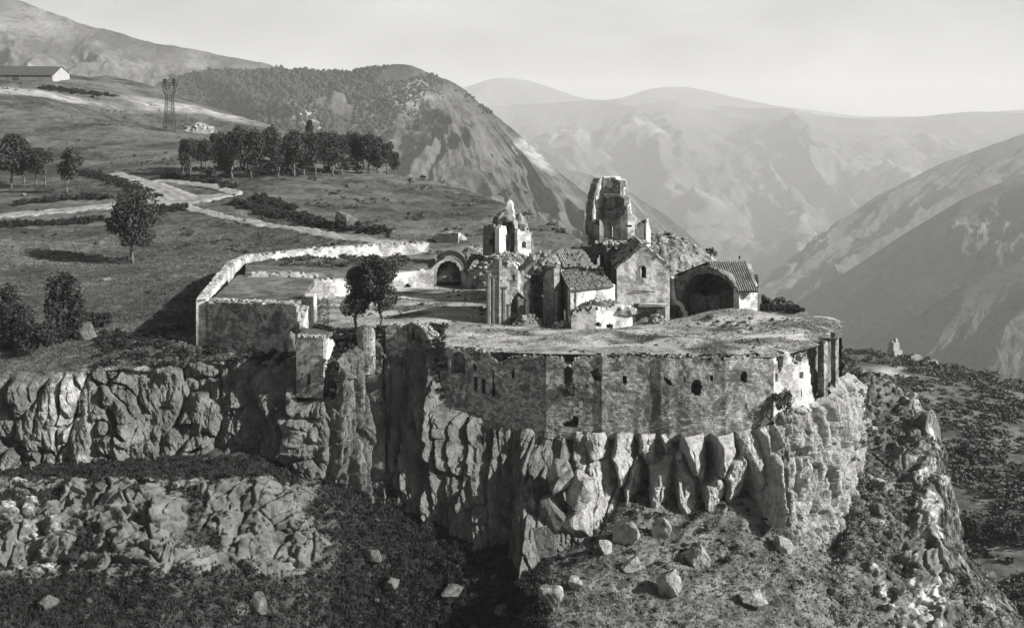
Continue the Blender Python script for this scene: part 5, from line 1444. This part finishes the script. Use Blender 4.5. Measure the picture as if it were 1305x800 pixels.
single_bush('large_shrub', 12, 440, 4.4, 8.6, 'tall dark shrub at the left edge of the meadow above the cliff', 5000, .22, seed=201)
single_bush('large_shrub', 78, 436, 3.9, 8.8, 'tall upright dark shrub, right of the one at the left edge of the meadow', 5000, .22, seed=202)
single_bush('large_shrub', 45, 446, 3.2, 3.6, 'low dark shrub filling the gap between the two tall meadow shrubs', 3000, .22, seed=203)
single_bush('spreading_shrub', 122, 418, 3.0, 2.0, 'low spreading dark shrub to the right of the tall meadow shrubs', 2600, .2, seed=204)
o = single_bush('wall_shrub', 0, 0, 1.7, 1.6, 'wild bush growing out of the rampart under the arched window', 1500, .12, M_SCRUB, loc=P(731, 505, 128.4), seed=205)
single_bush('ledge_shrub', 0, 0, 1.7, 2.6, 'bush on the ledge at the foot of the broken white rampart', 1600, .13, M_SCRUB, loc=P(1000, 524, 129.6), seed=206)
for px, py, w, h, lb, sd in ((975, 392, 1.6, 2.2, 'round bush at the corner of the porch on the plateau edge', 207), (992, 398, 2.2, 1.8, 'wide dark bush in the middle of the three behind the right end of the plateau', 208), (1012, 402, 1.6, 1.2, 'smallest of the three bushes behind the right end of the plateau', 209)):
    Yb = 158 if px < 1005 else 155; single_bush('plateau_bush', 0, 0, w, h, lb, 1500, .13, M_LEAF_DARK, 'bushes at the right end of the plateau', loc=(XP(px, Yb), Yb, float(Zground(np.array([XP(px, Yb)]), np.array([float(Yb)]))[0])), seed=sd)
single_bush('rooftop_bush', 0, 0, 1.1, 1.5, 'small bush growing on top of the rubble bank right of the tower', 900, .1, M_LEAF_DARK, loc=P(852, 308, 168), seed=210)
single_bush('rooftop_bush', 0, 0, 1.0, 1.4, 'dark bush rising behind the pale crest right of the rubble bank', 800, .1, M_LEAF_DARK, loc=P(905, 326, 171), seed=211)


# --- scrub nobody could count, one object per stretch of ground
BUSH = [bush_mesh(300 + k, 230, .15, 1, 1) for k in range(8)]
BUSHs = [bush_mesh(320 + k, 60, .26, 1, 1) for k in range(8)]


def scrub(name, pts, sizes, mat, seed=1, flat=.75, small=False):
    r = np.random.default_rng(seed); lib = BUSHs if small else BUSH; out = []
    for p, s in zip(pts, sizes):
        V = lib[r.integers(len(lib))]; a = r.uniform(0, 6.28); c, sn = math.cos(a), math.sin(a)
        W = np.c_[V[:, 0] * c - V[:, 1] * sn, V[:, 0] * sn + V[:, 1] * c, V[:, 2] * flat] * s + p
        out.append(W)
    V = np.concatenate(out); o = link(name, mesh_np(name, V, quads_n(len(V) // 4), None, None, False), mat)
    return tag(o, kind='stuff')


def low_pts(n, x0, x1, r0, r1, seed, dens=None):
    r = np.random.default_rng(seed)
    row = HY + F * (HC - LZ2) / LY2
    m = (LPX > x0) & (LPX < x1) & (row > r0) & (row < r1)
    m[:, int(430 * .94):] = False
    m &= (1.02 - rmask if dens is None else dens) > r.random(m.shape)
    i = r.choice(np.nonzero(m.ravel())[0], n)
    return np.stack([LX2.ravel()[i], LY2.ravel()[i], LZ2.ravel()[i]], 1) + np.c_[r.normal(0, .15, (n, 2)), np.zeros(n)]


def up_pts(n, x0, x1, y0, y1, seed, thr=None, sc=20):
    """random spots on the upper ground inside an image-survey box, optionally clustered"""
    r = np.random.default_rng(seed); out = []
    m = (UPX > x0) & (UPX < x1) & (UY > y0) & (UY < y1) & (UY < backY(UPX) + 1)
    if thr is not None: m &= fbm(UX / sc, UY / sc, oct=3, seed=seed) > thr
    i = r.choice(np.nonzero(m.ravel())[0], n)
    return np.stack([UX.ravel()[i], UY.ravel()[i], UZ.ravel()[i]], 1)


def along(pts, n, w, seed):
    """spots along a polyline of px,row on the upper ground"""
    r = np.random.default_rng(seed); A = np.array([hit(*p) for p in pts]); S = np.r_[0, np.cumsum(np.linalg.norm(np.diff(A[:, :2], axis=0), axis=1))]
    s = r.uniform(0, S[-1], n); X = np.interp(s, S, A[:, 0]) + r.normal(0, w, n); Y = np.interp(s, S, A[:, 1]) + r.normal(0, w, n)
    return np.c_[X, Y, Zground(X, Y)]


R0 = np.random.default_rng(5)
U = lambda a, b, n: R0.uniform(a, b, n)
# hedges: things of their own
HEDGES = [([(108, 219), (130, 226), (160, 236), (178, 244), (192, 254)], 200, 'thick dark hedge bordering the road bend on the left'), ([(190, 272), (215, 268), (238, 266)], 70, 'short hedge below the road junction, right of the lone tree'),
          ([(0, 290), (40, 288), (90, 284), (130, 280)], 150, 'long ragged hedge along the near side of the left road'), ([(20, 262), (60, 258), (110, 252), (150, 252)], 90, 'low hedge beyond the left road under the cluster of trees'), ([(215, 224), (240, 229), (270, 234), (300, 240)], 130, 'low hedge along the foot of the row of trees'),
          ([(300, 260), (330, 268), (360, 276), (400, 285)], 260, 'dense thicket strip to the right of the road junction'), ([(330, 253), (352, 262), (372, 268)], 110, 'loose thicket on the bank above the dense strip'), ([(395, 286), (440, 293), (490, 300)], 120, 'sparse line of bushes running right towards the back wall'), ([(505, 222), (525, 224), (545, 230)], 60, 'dark bushes trailing off the right end of the tree row')]
for k, (pl_, n, lb) in enumerate(HEDGES):
    A = along(pl_, n, 1.1, 400 + k); o = scrub('hedge', A, U(.35, 1.5, n), M_LEAF_DARK, 400 + k, .95)
    del o['kind']; tag(o, lb, 'hedge', 'hedges and thickets on the hillside')
n = 420; scrub('hillside_scrub', np.concatenate([up_pts(300, 230, 720, 205, 330, 501, .12, 14), up_pts(120, -50, 300, 150, 300, 502, .2, 18), up_pts(260, -60, 380, 300, 520, 515, .12, 30)]), np.r_[U(.3, .9, n), U(.3, 1.0, 260)], M_SCRUB, 501, .8)
A = np.concatenate([along([(232, 219), (300, 222), (380, 222), (450, 218), (505, 221)], 150, 2.2, 517), along([(250, 215), (340, 217), (430, 213), (480, 216)], 110, 2.5, 518)])
scrub('row_undergrowth', A, U(.6, 1.9, len(A)), M_LEAF_DARK, 517, 1.1)
n = 260; scrub('terrace_scrub', np.concatenate([np.c_[U(-44, -18, 180), U(182, 195, 180), np.full(180, 3.2)], up_pts(80, 420, 640, 150, 200, 503, .1, 6)]), np.r_[U(.4, 1.1, 180), U(.15, .5, 80)], M_SCRUB, 503, .75)
rc = np.array([P(px, row, edgeY(px) - R0.uniform(-.8, .6)) for px, row in zip(U(418, 566, 260), U(448, 520, 260))])
rc = rc[np.abs(CX + F * rc[:, 0] / rc[:, 1] - 466) > 14]
scrub('edge_scrub', np.concatenate([up_pts(300, 120, 375, 133, 150, 504, -.1, 5), up_pts(220, 415, 565, 133, 145, 505), rc]), np.r_[U(.3, .9, 300), U(.4, 1.0, 220), U(.35, .9, len(rc))], M_LEAF_DARK, 504, .8)
n = 420; scrub('cliff_foot_scrub', np.concatenate([low_pts(260, -60, 420, 585, 625, 506), low_pts(160, 420, 1000, 600, 720, 507)]), U(.25, .8, n), M_LEAF_DARK, 506, .75)
n = 800; scrub('slope_scrub', low_pts(n, 180, 690, 600, 860, 508), U(.2, .85, n), M_LEAF_DARK, 508, .6)  # dark scrub added to deepen the painted shade of this slope
n = 300; scrub('bank_scrub', np.concatenate([low_pts(200, -80, 660, 640, 880, 509), low_pts(100, 690, 1060, 610, 760, 519)]), U(.15, .5, n), M_SCRUB, 509, .6)
ci = R0.choice(np.nonzero((CPX > 1084).ravel())[0], 90); cs = CV.reshape(-1, 3)[ci]
n = 560; scrub('flank_scrub', np.concatenate([cs, low_pts(80, 1092, 1120, 480, 680, 521), low_pts(200, 1085, 1190, 440, 720, 510), low_pts(240, 1060, 1300, 520, 800, 511)]), np.r_[U(.3, 1.0, 90), U(.3, 1.1, 80), U(.2, .9, 200), U(.2, 1.0, 240)], m_leaf('flank_leaves', .09, .26), 510, .75)
i = R0.choice(np.nonzero((fbm(RX / 30, RY / 30, oct=5, seed=71) > -.16 + .2 * R0.random(RX.shape)).ravel() & (RY.ravel() < 470) & (RY.ravel() > 150))[0], 5200)
scrub('far_slope_scrub', np.stack([RX.ravel()[i], RY.ravel()[i], RZ.ravel()[i] - .2], 1), U(.5, 1.0, len(i)) ** 2 * 3.0 * (.6 + .4 * RY.ravel()[i] / 400), M_SCRUB, 512, .8, True)
i = R0.choice(np.nonzero((fbm(RX / 45, RY / 45, oct=4, seed=72) > .1).ravel() & (RY.ravel() < 290) & (RY.ravel() > 150))[0], 260)
scrub('far_slope_trees', np.stack([RX.ravel()[i], RY.ravel()[i], RZ.ravel()[i] - .2], 1), U(2.0, 4.2, len(i)), M_LEAF_DARK, 513, 1.0)
n = 240; scrub('plateau_weeds', np.concatenate([up_pts(140, 570, 990, 130.5, 146, 514, .22, 4), np.c_[[P(a, b, c) for a, b, c in zip(U(885, 1000, 100), U(405, 420, 100), U(144, 152, 100))]] * 1.0]), np.r_[U(.1, .3, 140), U(.2, .6, 100)], M_SCRUB, 514, .7)


rw = U(566, 986, 230); wt = np.array([P(a, b, c) for a, b, c in zip(rw, lin(RT, rw) - U(-2, 2, 230), lin(RP, rw) + U(.05, .9, 230))])
scrub('wall_top_weeds', wt, U(.12, .42, 230), M_LEAF_DARK, 516, .7)
# --- grass: blade tufts, one object for each stretch of ground
def tufts(name, pts, h, mat, seed, blades=5, w=.055):
    r = np.random.default_rng(seed); n = len(pts)
    P0 = np.repeat(pts, blades, 0) + np.c_[r.normal(0, .10, (n * blades, 2)), np.zeros(n * blades)]
    H = np.repeat(h, blades) * r.uniform(.6, 1.2, n * blades); a = r.uniform(0, 6.28, n * blades)
    d = np.c_[np.cos(a), np.sin(a), 0 * a]; tip = P0 + np.c_[r.normal(0, .25, (n * blades, 2)) * H[:, None], H]
    ww = (w * r.uniform(.6, 1.6, n * blades))[:, None]
    V = np.stack([P0 - d * ww - [0, 0, .05], P0 + d * ww - [0, 0, .05], tip], 1).reshape(-1, 3)
    o = link(name, mesh_np(name, V, None, np.arange(len(V)).reshape(-1, 3), None, False), mat)
    return tag(o, kind='stuff')


A = up_pts(14000, 400, 1075, 130, 175, 601, -.1, 5); tufts('straw_grass', A, U(.05, .16, len(A)), M_STRAW, 601)
A = up_pts(24000, -60, 420, 133, 230, 602); tufts('meadow_grass', A, U(.10, .32, len(A)), m_leaf('meadow_blades', .03, .10), 602)
A = low_pts(22000, -80, 700, 580, 880, 603); tufts('shade_dark_grass', A, U(.15, .45, len(A)), M_SHADE_TUFT, 603)  # blades coloured dark in place of shade
A = low_pts(14000, 670, 1330, 560, 880, 604); tufts('slope_grass', A, U(.06, .22, len(A)), m_leaf('slope_blades', .07, .22), 604)  # paler blades, sun on the right slope put into their colour

# --- far wood on the ridge: reads as one mass
r = np.random.default_rng(9)
pxf = CX + F * FX / FY; rowf = HY + F * (HC - FZ) / FY
wd = sstep(-.12, .14, 1.3 * fbm(FX / 160, FY / 160, oct=5, seed=88) + .5 * sstep(520, 300, pxf) - .45 * sstep(600, 760, pxf) - .9 * sstep(110, 200, rowf) * sstep(480, 600, pxf))
i = r.choice(np.nonzero((wd.ravel() > r.random(wd.size)) & (FY.ravel() > 1100) & (pxf.ravel() > 215) & (pxf.ravel() < 840))[0], 15000)
V0, F0 = ICO[0]; m = len(V0)
sz = r.uniform(1.8, 6.6, len(i)) * (1 - .45 * sstep(420, 520, pxf.ravel()[i]))
Vs = V0[None] * (1 + r.normal(0, .3, (len(i), m, 1))) * np.stack([sz, sz, sz * r.uniform(.9, 1.5, len(i))], 1)[:, None, :] + np.stack([FX.ravel()[i], FY.ravel()[i], FZ.ravel()[i] + sz * .3], 1)[:, None, :]
Fs = (F0[None] + (np.arange(len(i)) * m)[:, None, None]).reshape(-1, 3)
tag(link('ridge_forest', mesh_np('ridge_forest', Vs.reshape(-1, 3), None, Fs, None, True), m_leaf('forest_leaves', .016, .045)), kind='stuff')

# ================================================================== road and path, draped on the hillside
def m_road():
    """gravel with two darker wheel ruts and a grassy crown and verges"""
    k = NT('pale_gravel'); e = k.attr('across')
    c = k.ramp(k.noise(.7, 6, .7), [(.32, .15), (.66, .34)])
    n_ = k.math('MULTIPLY', k.math('SUBTRACT', k.noise(.5, 5, .7), .5), 1.1)
    rut = k.mr(k.math('ABSOLUTE', k.math('SUBTRACT', e, .42)), .02, .16, .5, 0)
    c = k.mix(rut, c, g3(.11))
    gr = k.mr(k.math('ADD', e, n_), .86, 1.05)
    c = k.mix(gr, c, k.ramp(k.noise(1.2, 5, .7), [(.35, .03), (.65, .11)]))
    cw = k.mr(k.math('ADD', e, k.math('MULTIPLY', n_, -1.0)), .02, .16, .55, 0)
    c = k.mix(cw, c, g3(.09))
    return k.done(c, k.bump(k.noise(1.5, 5, .7), .6, .2))


M_ROAD = m_road()


def road(name, pts, width, n=160, lift=.10):
    A = np.array([hit(*p) for p in pts])
    S = np.r_[0, np.cumsum(np.linalg.norm(np.diff(A[:, :2], axis=0), axis=1))]
    s = np.linspace(0, S[-1], n); x = np.interp(s, S, A[:, 0]); y = np.interp(s, S, A[:, 1])
    w_ = np.hanning(19)[1:-1]; w_ /= w_.sum()
    sm_ = lambda a: np.convolve(np.pad(a, 8, 'reflect', reflect_type='odd'), w_, 'valid')
    x, y = sm_(x), sm_(y)
    tx, ty_ = np.gradient(x), np.gradient(y); l = np.hypot(tx, ty_)
    v = np.linspace(-1, 1, 13); W = (width if np.isscalar(width) else np.interp(s, S, width))
    W = W * (1 + .18 * noise(s / 4, s * 0, seed=len(pts)))
    X = x[:, None] + (-ty_ / l)[:, None] * v * (W / 2)[:, None]; Y = y[:, None] + (tx / l)[:, None] * v * (W / 2)[:, None]
    Z = Zground(X, Y)
    # level bed: centre height blended in, borders tucked into the turf
    Zc = Zground(x, y)[:, None]
    Z = np.maximum(Z, Z * .5 + Zc * .5) + lift + .25 * (1 - np.abs(v) ** 4) * 1.0 - .35 * (np.abs(v) > .95)
    return tag(link(name, mesh_np(name, np.stack([X, Y, Z], -1).reshape(-1, 3), grid_quads(n, 13), None, {'across': np.repeat(np.abs(v)[None], n, 0).ravel()}), M_ROAD), kind='structure')


road('road', [(-60, 281), (0, 276), (60, 271), (110, 267), (160, 262), (205, 258), (240, 257), (275, 252), (296, 248)], [5, 5, 5, 6, 8, 11, 12, 7, 5])
road('road_bend', [(228, 257), (214, 248), (200, 240), (182, 234), (162, 227), (145, 222)], [13, 11, 9, 7, 6, 5], lift=.13)
road('road_loop', [(290, 250), (300, 247), (285, 242), (255, 236), (225, 233), (195, 232)], [5, 5, 4.5, 4.5, 4.5, 4.5], lift=.16)
road('path', [(222, 260), (250, 269), (300, 281), (360, 291), (420, 301), (480, 309), (530, 311)], 4.0, lift=.07)

# ================================================================== long barn on the hill
b0, b1 = hit(-30, 102), hit(67, 104)
t = empty('long_barn', tuple((b0 + b1) / 2), 'long low barn with dark roof and white gable end on the hill', 'barn')
L = np.linalg.norm((b1 - b0)[:2]); ux = (b1 - b0)[:2] / L; uy = np.array([-ux[1], ux[0]]); W = 9.0; H = 3.4; RH = 4.2
zb = min(b0[2], b1[2]) - .6
def bp_(u, v, z): return np.array([*(b0[:2] + ux * u + uy * v), zb + z])
ux_turn = .35
def wallmesh(name, quadpts, mat, par):
    mb = MB(par.location)
    for qp in quadpts:
        q_ = np.array(qp); mb.add(q_, [list(range(4))] if len(q_) == 4 else None, [[0, 1, 2]] if len(q_) == 3 else None)
    return mb.build(name, mat, par)
M_WHITE = m_simple('whitewash', .20, .34, 1.5, .3, .15)
sk_ = 6.0      # the gable end stands obliquely
wallmesh('wall', [[bp_(0, 0, 0), bp_(L, 0, 0), bp_(L, 0, H + .6), bp_(0, 0, H + .6)], [bp_(L + sk_, W, 0), bp_(0 + sk_, W, 0), bp_(sk_, W, H + .6), bp_(L + sk_, W, H + .6)], [bp_(sk_, W, 0), bp_(0, 0, 0), bp_(0, 0, H), bp_(sk_, W, H)]], M_DARK, t)
wallmesh('gable_end', [[bp_(L, 0, 0), bp_(L + sk_, W, 0), bp_(L + sk_, W, H + .6), bp_(L, 0, H + .6)], [bp_(L, 0, H + .6), bp_(L + sk_, W, H + .6), bp_(L + sk_ / 2, W / 2, H + RH)]], M_WHITE, t)
g = wallmesh('roof', [[bp_(-.6, -.8, H), bp_(L + .5, -.8, H), bp_(L + .5 + sk_ / 2, W / 2, H + RH + .25), bp_(sk_ / 2, W / 2, H + RH + .25)], [bp_(L + sk_ + .8, W + .8, H), bp_(sk_ - .4, W + .8, H), bp_(sk_ / 2, W / 2, H + RH + .25), bp_(L + .5 + sk_ / 2, W / 2, H + RH + .25)]], M_TILEBED, t)
mb = MB(t.location); mb.box(bp_(L * .52, -.1, 2.0), (2.6, .3, 3.4), math.atan2(ux[1], ux[0])); mb.build('door', M_IRON, t)
hb = up_pts(60, -60, 160, 440, 488, 701)
A = along([(55, 113), (90, 118), (115, 121), (145, 124)], 70, 1.5, 702)
o = scrub('hedge', A, U(.9, 2.0, 70), M_LEAF_DARK, 702, .9); del o['kind']; tag(o, 'dark hedge line on the slope below the long barn', 'hedge', 'hedges and thickets on the hillside')

# ================================================================== lattice pylon
p = hit(216, 168); hY = p[1]; sc = hY / F                 # metres per survey pixel at that distance
t = empty('lattice_pylon', tuple(p), 'steel lattice pylon with a forked head and cross arm standing on the hill', 'pylon')
mb = MB(t.location); hd = MB(t.location); arm = MB(t.location)
def lv(z, hw): return [p + np.array([sx * hw, sy * hw, z]) for sx, sy in ((-1, -1), (1, -1), (1, 1), (-1, 1))]
hts = np.linspace(0, 46, 9) * sc; hw = np.linspace(6.2, 3.6, 9) * sc
for k in range(8):
    a, b = lv(hts[k], hw[k]), lv(hts[k + 1], hw[k + 1])
    for j in range(4):
        mb.bar(a[j], b[j], .13); n_ = (j + 1) % 4
        mb.bar(a[j], b[n_], .06); mb.bar(a[n_], b[j], .06); mb.bar(b[j], b[n_], .06)
mb.build('tower_body', M_IRON, t)
top = lv(hts[-1], hw[-1])
for sx in (-1, 1):
    elbow = p + np.array([sx * 8.0 * sc, 0, 53 * sc]); tip = p + np.array([sx * 5.8 * sc, 0, 62 * sc])
    for j in ((0, 3) if sx < 0 else (1, 2)):
        hd.bar(top[j], elbow, .17); hd.bar(elbow, tip, .16); hd.bar(top[j] + np.array([0, 0, 2 * sc]), tip, .1)
    hd.bar(top[0] if sx < 0 else top[1], p + np.array([0, 0, 50 * sc]), .12)
    hd.bar(tip, tip + np.array([0, 0, 5.5 * sc]), .3, .12); hd.box(tip + np.array([0, 0, 3 * sc]), (1.2, 1.0, 1.6))
hd.build('forked_head', M_IRON, t)
for dz in (59, 62):
    arm.bar(p + np.array([-11 * sc, 0, dz * sc]), p + np.array([11 * sc, 0, dz * sc]), .15)
for k in range(-10, 11, 2):
    arm.bar(p + np.array([k * sc, 0, 59 * sc]), p + np.array([(k + 1) * sc, 0, 62 * sc]), .09)
arm.build('cross_arm', M_IRON, t)
for k in (-9.5, 0, 9.5):
    ins = MB(t.location); ins.bar(p + np.array([k * sc, 0, 59 * sc]), p + np.array([k * sc, 0, 55.5 * sc]), .16, .10, 6); ins.build('insulator', M_IRON, t)


# ================================================================== rocks
def rock(name, loc, size, label, seed, cat='boulder', group='loose boulders below the rampart', mat=None, sub=3, rz=0.0, cut=7, pale=.15):
    """one boulder: sphere planed by random cuts, then weathered"""
    r = np.random.default_rng(seed); V, Fc = ICO[4 if max(size) > 1.6 else sub]; V = V.copy()
    for k in range(cut + 9):
        n = r.normal(size=3); n /= np.linalg.norm(n); d = r.uniform(.42, .8)
        s = V @ n - d; V -= np.clip(s, 0, None)[:, None] * n * .97
    V = V * np.array(size)
    V += (V / np.linalg.norm(V, axis=1)[:, None]) * (.13 * min(size) * fbm(V[:, 0] * 2.2 / min(size) + seed, V[:, 1] * 2.2 / min(size), V[:, 2] * 2.2 / min(size), 5, seed))[:, None]
    c, s = math.cos(rz), math.sin(rz); V = np.c_[V[:, 0] * c - V[:, 1] * s, V[:, 0] * s + V[:, 1] * c, V[:, 2]]
    me = mesh_np(name, V, None, Fc, {'pale': np.full(len(V), pale + r.uniform(-.1, .2))}, True); me.set_sharp_from_angle(angle=math.radians(28))
    o = link(name, me, mat or M_BOULD, None, tuple(loc))
    return tag(o, label, cat, group)


M_BOULD = m_rock('boulder_rock', .07, .23)
# great blocks of the prow, stacked against the cliff
for k, (px, py, Y, sz, lb) in enumerate(((715, 612, 120.6, (2.9, 2.4, 2.3), 'huge flat topped block capping the rock prow below the rampart'), (738, 622, 119.8, (2.0, 2.0, 2.9), 'rounded boulder like a head at the right side of the prow top'), (700, 650, 120.2, (2.4, 2.2, 3.2), 'tall square block below the flat topped one in the prow'),
                                      (735, 668, 119.4, (2.3, 2.2, 2.6), 'block with a bright right face low on the prow'), (690, 690, 118.0, (2.4, 1.8, 3.0), 'dark slab leaning at the foot of the prow'), (676, 640, 121.5, (2.0, 2.0, 3.2), 'narrow dark column block at the left of the prow'))):
    rock('prow_block', P(px, py, Y), sz, lb, 800 + k, pale=.5 if px > 710 else .2, group='blocks of the rock prow', rz=k * .7, cut=9)
BL = [(798, 676, 1.61, 1.52, 'big boulder with a bright right side just right of the prow'), (846, 671, 1.10, 1.20, 'pale pointed boulder in the middle of the front grass slope'), (887, 705, 1.53, 1.44, 'large boulder with a dark left face right of centre on the front slope'), (806, 714, 0.94, 0.80, 'small pale slab below the big boulder beside the prow'),
      (772, 690, 1.02, 0.96, 'dark boulder tucked between the prow and the big boulder beside it'), (850, 745, 1.27, 1.60, 'tall pale rock at the bottom of the front slope'), (960, 760, 1.36, 0.96, 'broad rock low on the right of the front slope'), (1000, 690, 1.10, 1.12, 'pale rock at the foot of the white cliff'),
      (330, 765, 1.19, 1.52, 'pale upright rock alone on the dark slope at the bottom left'), (575, 745, 2.21, 1.04, 'wide half buried rock on the dark bottom slope left of centre'), (500, 735, 1.44, 1.04, 'grey rock on the dark slope left of the wide half buried one'), (475, 700, 1.70, 1.28, 'dim boulder under the middle cliff on the dark slope'),
      (700, 752, 1.10, 0.96, 'pale rock at the bottom of the photo below the prow'), (735, 738, 0.85, 0.72, 'small stone close below the prow on the lit grass'), (640, 770, 1.10, 0.80, 'low rock on the edge between the dark and the lit slope'), (60, 760, 1.36, 1.28, 'pale rock in the bottom left corner slope'),
      (1060, 745, 1.02, 0.80, 'half sunk rock on the slope below the white cliff'), (1120, 640, 1.10, 0.96, 'white boulder on the scrubby right flank'), (1262, 700, 1.02, 1.44, 'pale upright rock beside the lower right bushes')]
for k, (px, py, w_, h_, lb) in enumerate(BL):
    p = lowpoint(px, py + 8); q = 1.4 if 690 < px < 1010 else 1.0; w_, h_ = w_ * q, h_ * q
    rock('boulder', p + np.array([0, 0, h_ * (.18 if q == 1 else .32)]), (w_, w_ * .85, h_), lb, 830 + k, pale=.15 if q == 1 else .6, rz=k * 1.1)
for k, (px, py, w_, h_, lb) in enumerate(((112, 430, 1.9, 1.6, 'pale rounded boulder beside the meadow shrubs near the cliff edge'), (442, 291, 3.2, 3.0, 'large rough rock on the hillside behind the back wall'), (30, 250, 1.2, .8, 'small pale stone in the grass under the cluster of trees'), (445, 238, 1.4, 1.2, 'small pale rock on the slope below the tree row'), (128, 310, 1.3, .8, 'flat pale stone left of the lone tree'), (525, 232, 1.5, 1.1, 'pale rock near the right end of the tree row'))):
    p = hit(px, py); rock('boulder', p + np.array([0, 0, h_ * .3]), (w_, w_ * .8, h_), lb, 860 + k, group='boulders on the meadow')
# scree and small stones nobody could count
r = np.random.default_rng(77)
def stones(name, pts, s, seed, mat=M_BOULD):
    mb = MB(); rubble_mesh(mb, pts, s, .7, seed); return tag(mb.build(name, mat), kind='stuff')
A = np.concatenate([low_pts(260, 690, 1100, 640, 860, 901), low_pts(110, -60, 400, 600, 860, 902), low_pts(300, 1100, 1260, 480, 760, 903), low_pts(60, 400, 690, 640, 860, 904)])
stones('scree', A, r.uniform(.1, .55, len(A)) ** 1.4 * 1.1, 905, m_rock('scree_rock', .05, .15))
A = np.concatenate([up_pts(120, 560, 1060, 130, 165, 906, .1, 5), up_pts(170, 120, 330, 134, 146, 907, -.1, 4), up_pts(160, 430, 640, 160, 215, 908)])
stones('fallen_stones', A, r.uniform(.1, .38, len(A)), 909, M_BOULD)
A = np.concatenate([up_pts(260, -60, 500, 300, 470, 910, .1, 25), up_pts(160, 380, 720, 200, 320, 911, .05, 14)]); stones('field_stones', A, r.uniform(.2, .5, len(A)), 912, m_rock('field_rock', .05, .16))
# pale rubble heap by the pylon
hp = hit(252, 168); t = empty('stone_heap', tuple(hp), 'pale heap of quarried stones on the hill right of the pylon', 'stone heap')
heap('rubble_bank', t, (hp[0], hp[1], 8, 7, hp[2] - .5, 0), 3.4, m_simple('pale_rubble', .08, .26, .5, .4, .5), 913, 40, .5, 90, (.4, 1.0))
# dark roofless hut behind the back wall
hp = hit(571, 314); t = empty('dark_hut', tuple(hp), 'small dark hut cut into the hillside behind the back wall', 'hut')
ruin_wall('wall', [(556, 212), (584, 212)], [(556, 301), (570, 299), (584, 297)], [(556, 322), (584, 322)], thick=3, cell=.3, mat=M_TILEBED, parent=t, rag=.1, seed=95)
ruin_wall('side_wall', [(584, 212), (592, 220)], [(584, 297), (592, 300)], [(584, 322), (592, 320)], thick=1, cell=.3, mat=M_PALE, parent=t, rag=.2, seed=96)
heap('turf_roof', t, (XP(572, 215), 215.5, 3.6, 3.4, 4.4, 0), 1.4, M_TURF, 97, 30, .15)
# distant tower across the gorge with its village
tp = P(1140, 455, 446); t = empty('distant_tower', tuple(tp), 'small pale watchtower far off at the top of the right hand slope', 'tower')
mb = MB(t.location); w_ = 2.3
mb.box(tp + np.array([0, 0, 1.4]), (4.4, 4.4, 3.2), .4, .94, .08); mb.box(tp + np.array([-.3, 0, 4.5]), (3.2, 3.2, 3.4), .4, .9, .1); mb.build('shaft', M_WHITE, t)
mb = MB(t.location); mb.box(tp + np.array([.5, 0, 6.7]), (1.4, 1.6, 1.6), .4, .7, .1); mb.box(tp + np.array([-1.1, 0, 6.3]), (.9, 1.6, .7), .4, .7, .1); mb.build('broken_top', M_WHITE, t)
for k, (px, py, w_, h_, lb) in enumerate(((1178, 462, 9, 1.9, 'long pale ruined house on the far slope right of the watchtower'), (1196, 468, 5, 1.6, 'low pale ruined wall at the right end of the far ruins'), (1166, 457, 4, 2.2, 'small square ruin closest to the watchtower'), (1246, 484, 6, 1.4, 'isolated pale ruin further right on the far slope'))):
    Yd = 425 - k * 6; q_ = P(px, py + 3, Yd); t = empty('far_ruin', tuple(q_), lb, 'ruin', 'far ruins by the watchtower')
    mb = MB(t.location); mb.box(q_ + np.array([0, 0, h_ / 2]), (w_, .8, h_), .2, .97, .12); mb.box(q_ + np.array([w_ / 2, 2, h_ * .4]), (.8, 4.4, h_ * .9), .2, .97, .12); mb.build('wall', M_WHITE, t)
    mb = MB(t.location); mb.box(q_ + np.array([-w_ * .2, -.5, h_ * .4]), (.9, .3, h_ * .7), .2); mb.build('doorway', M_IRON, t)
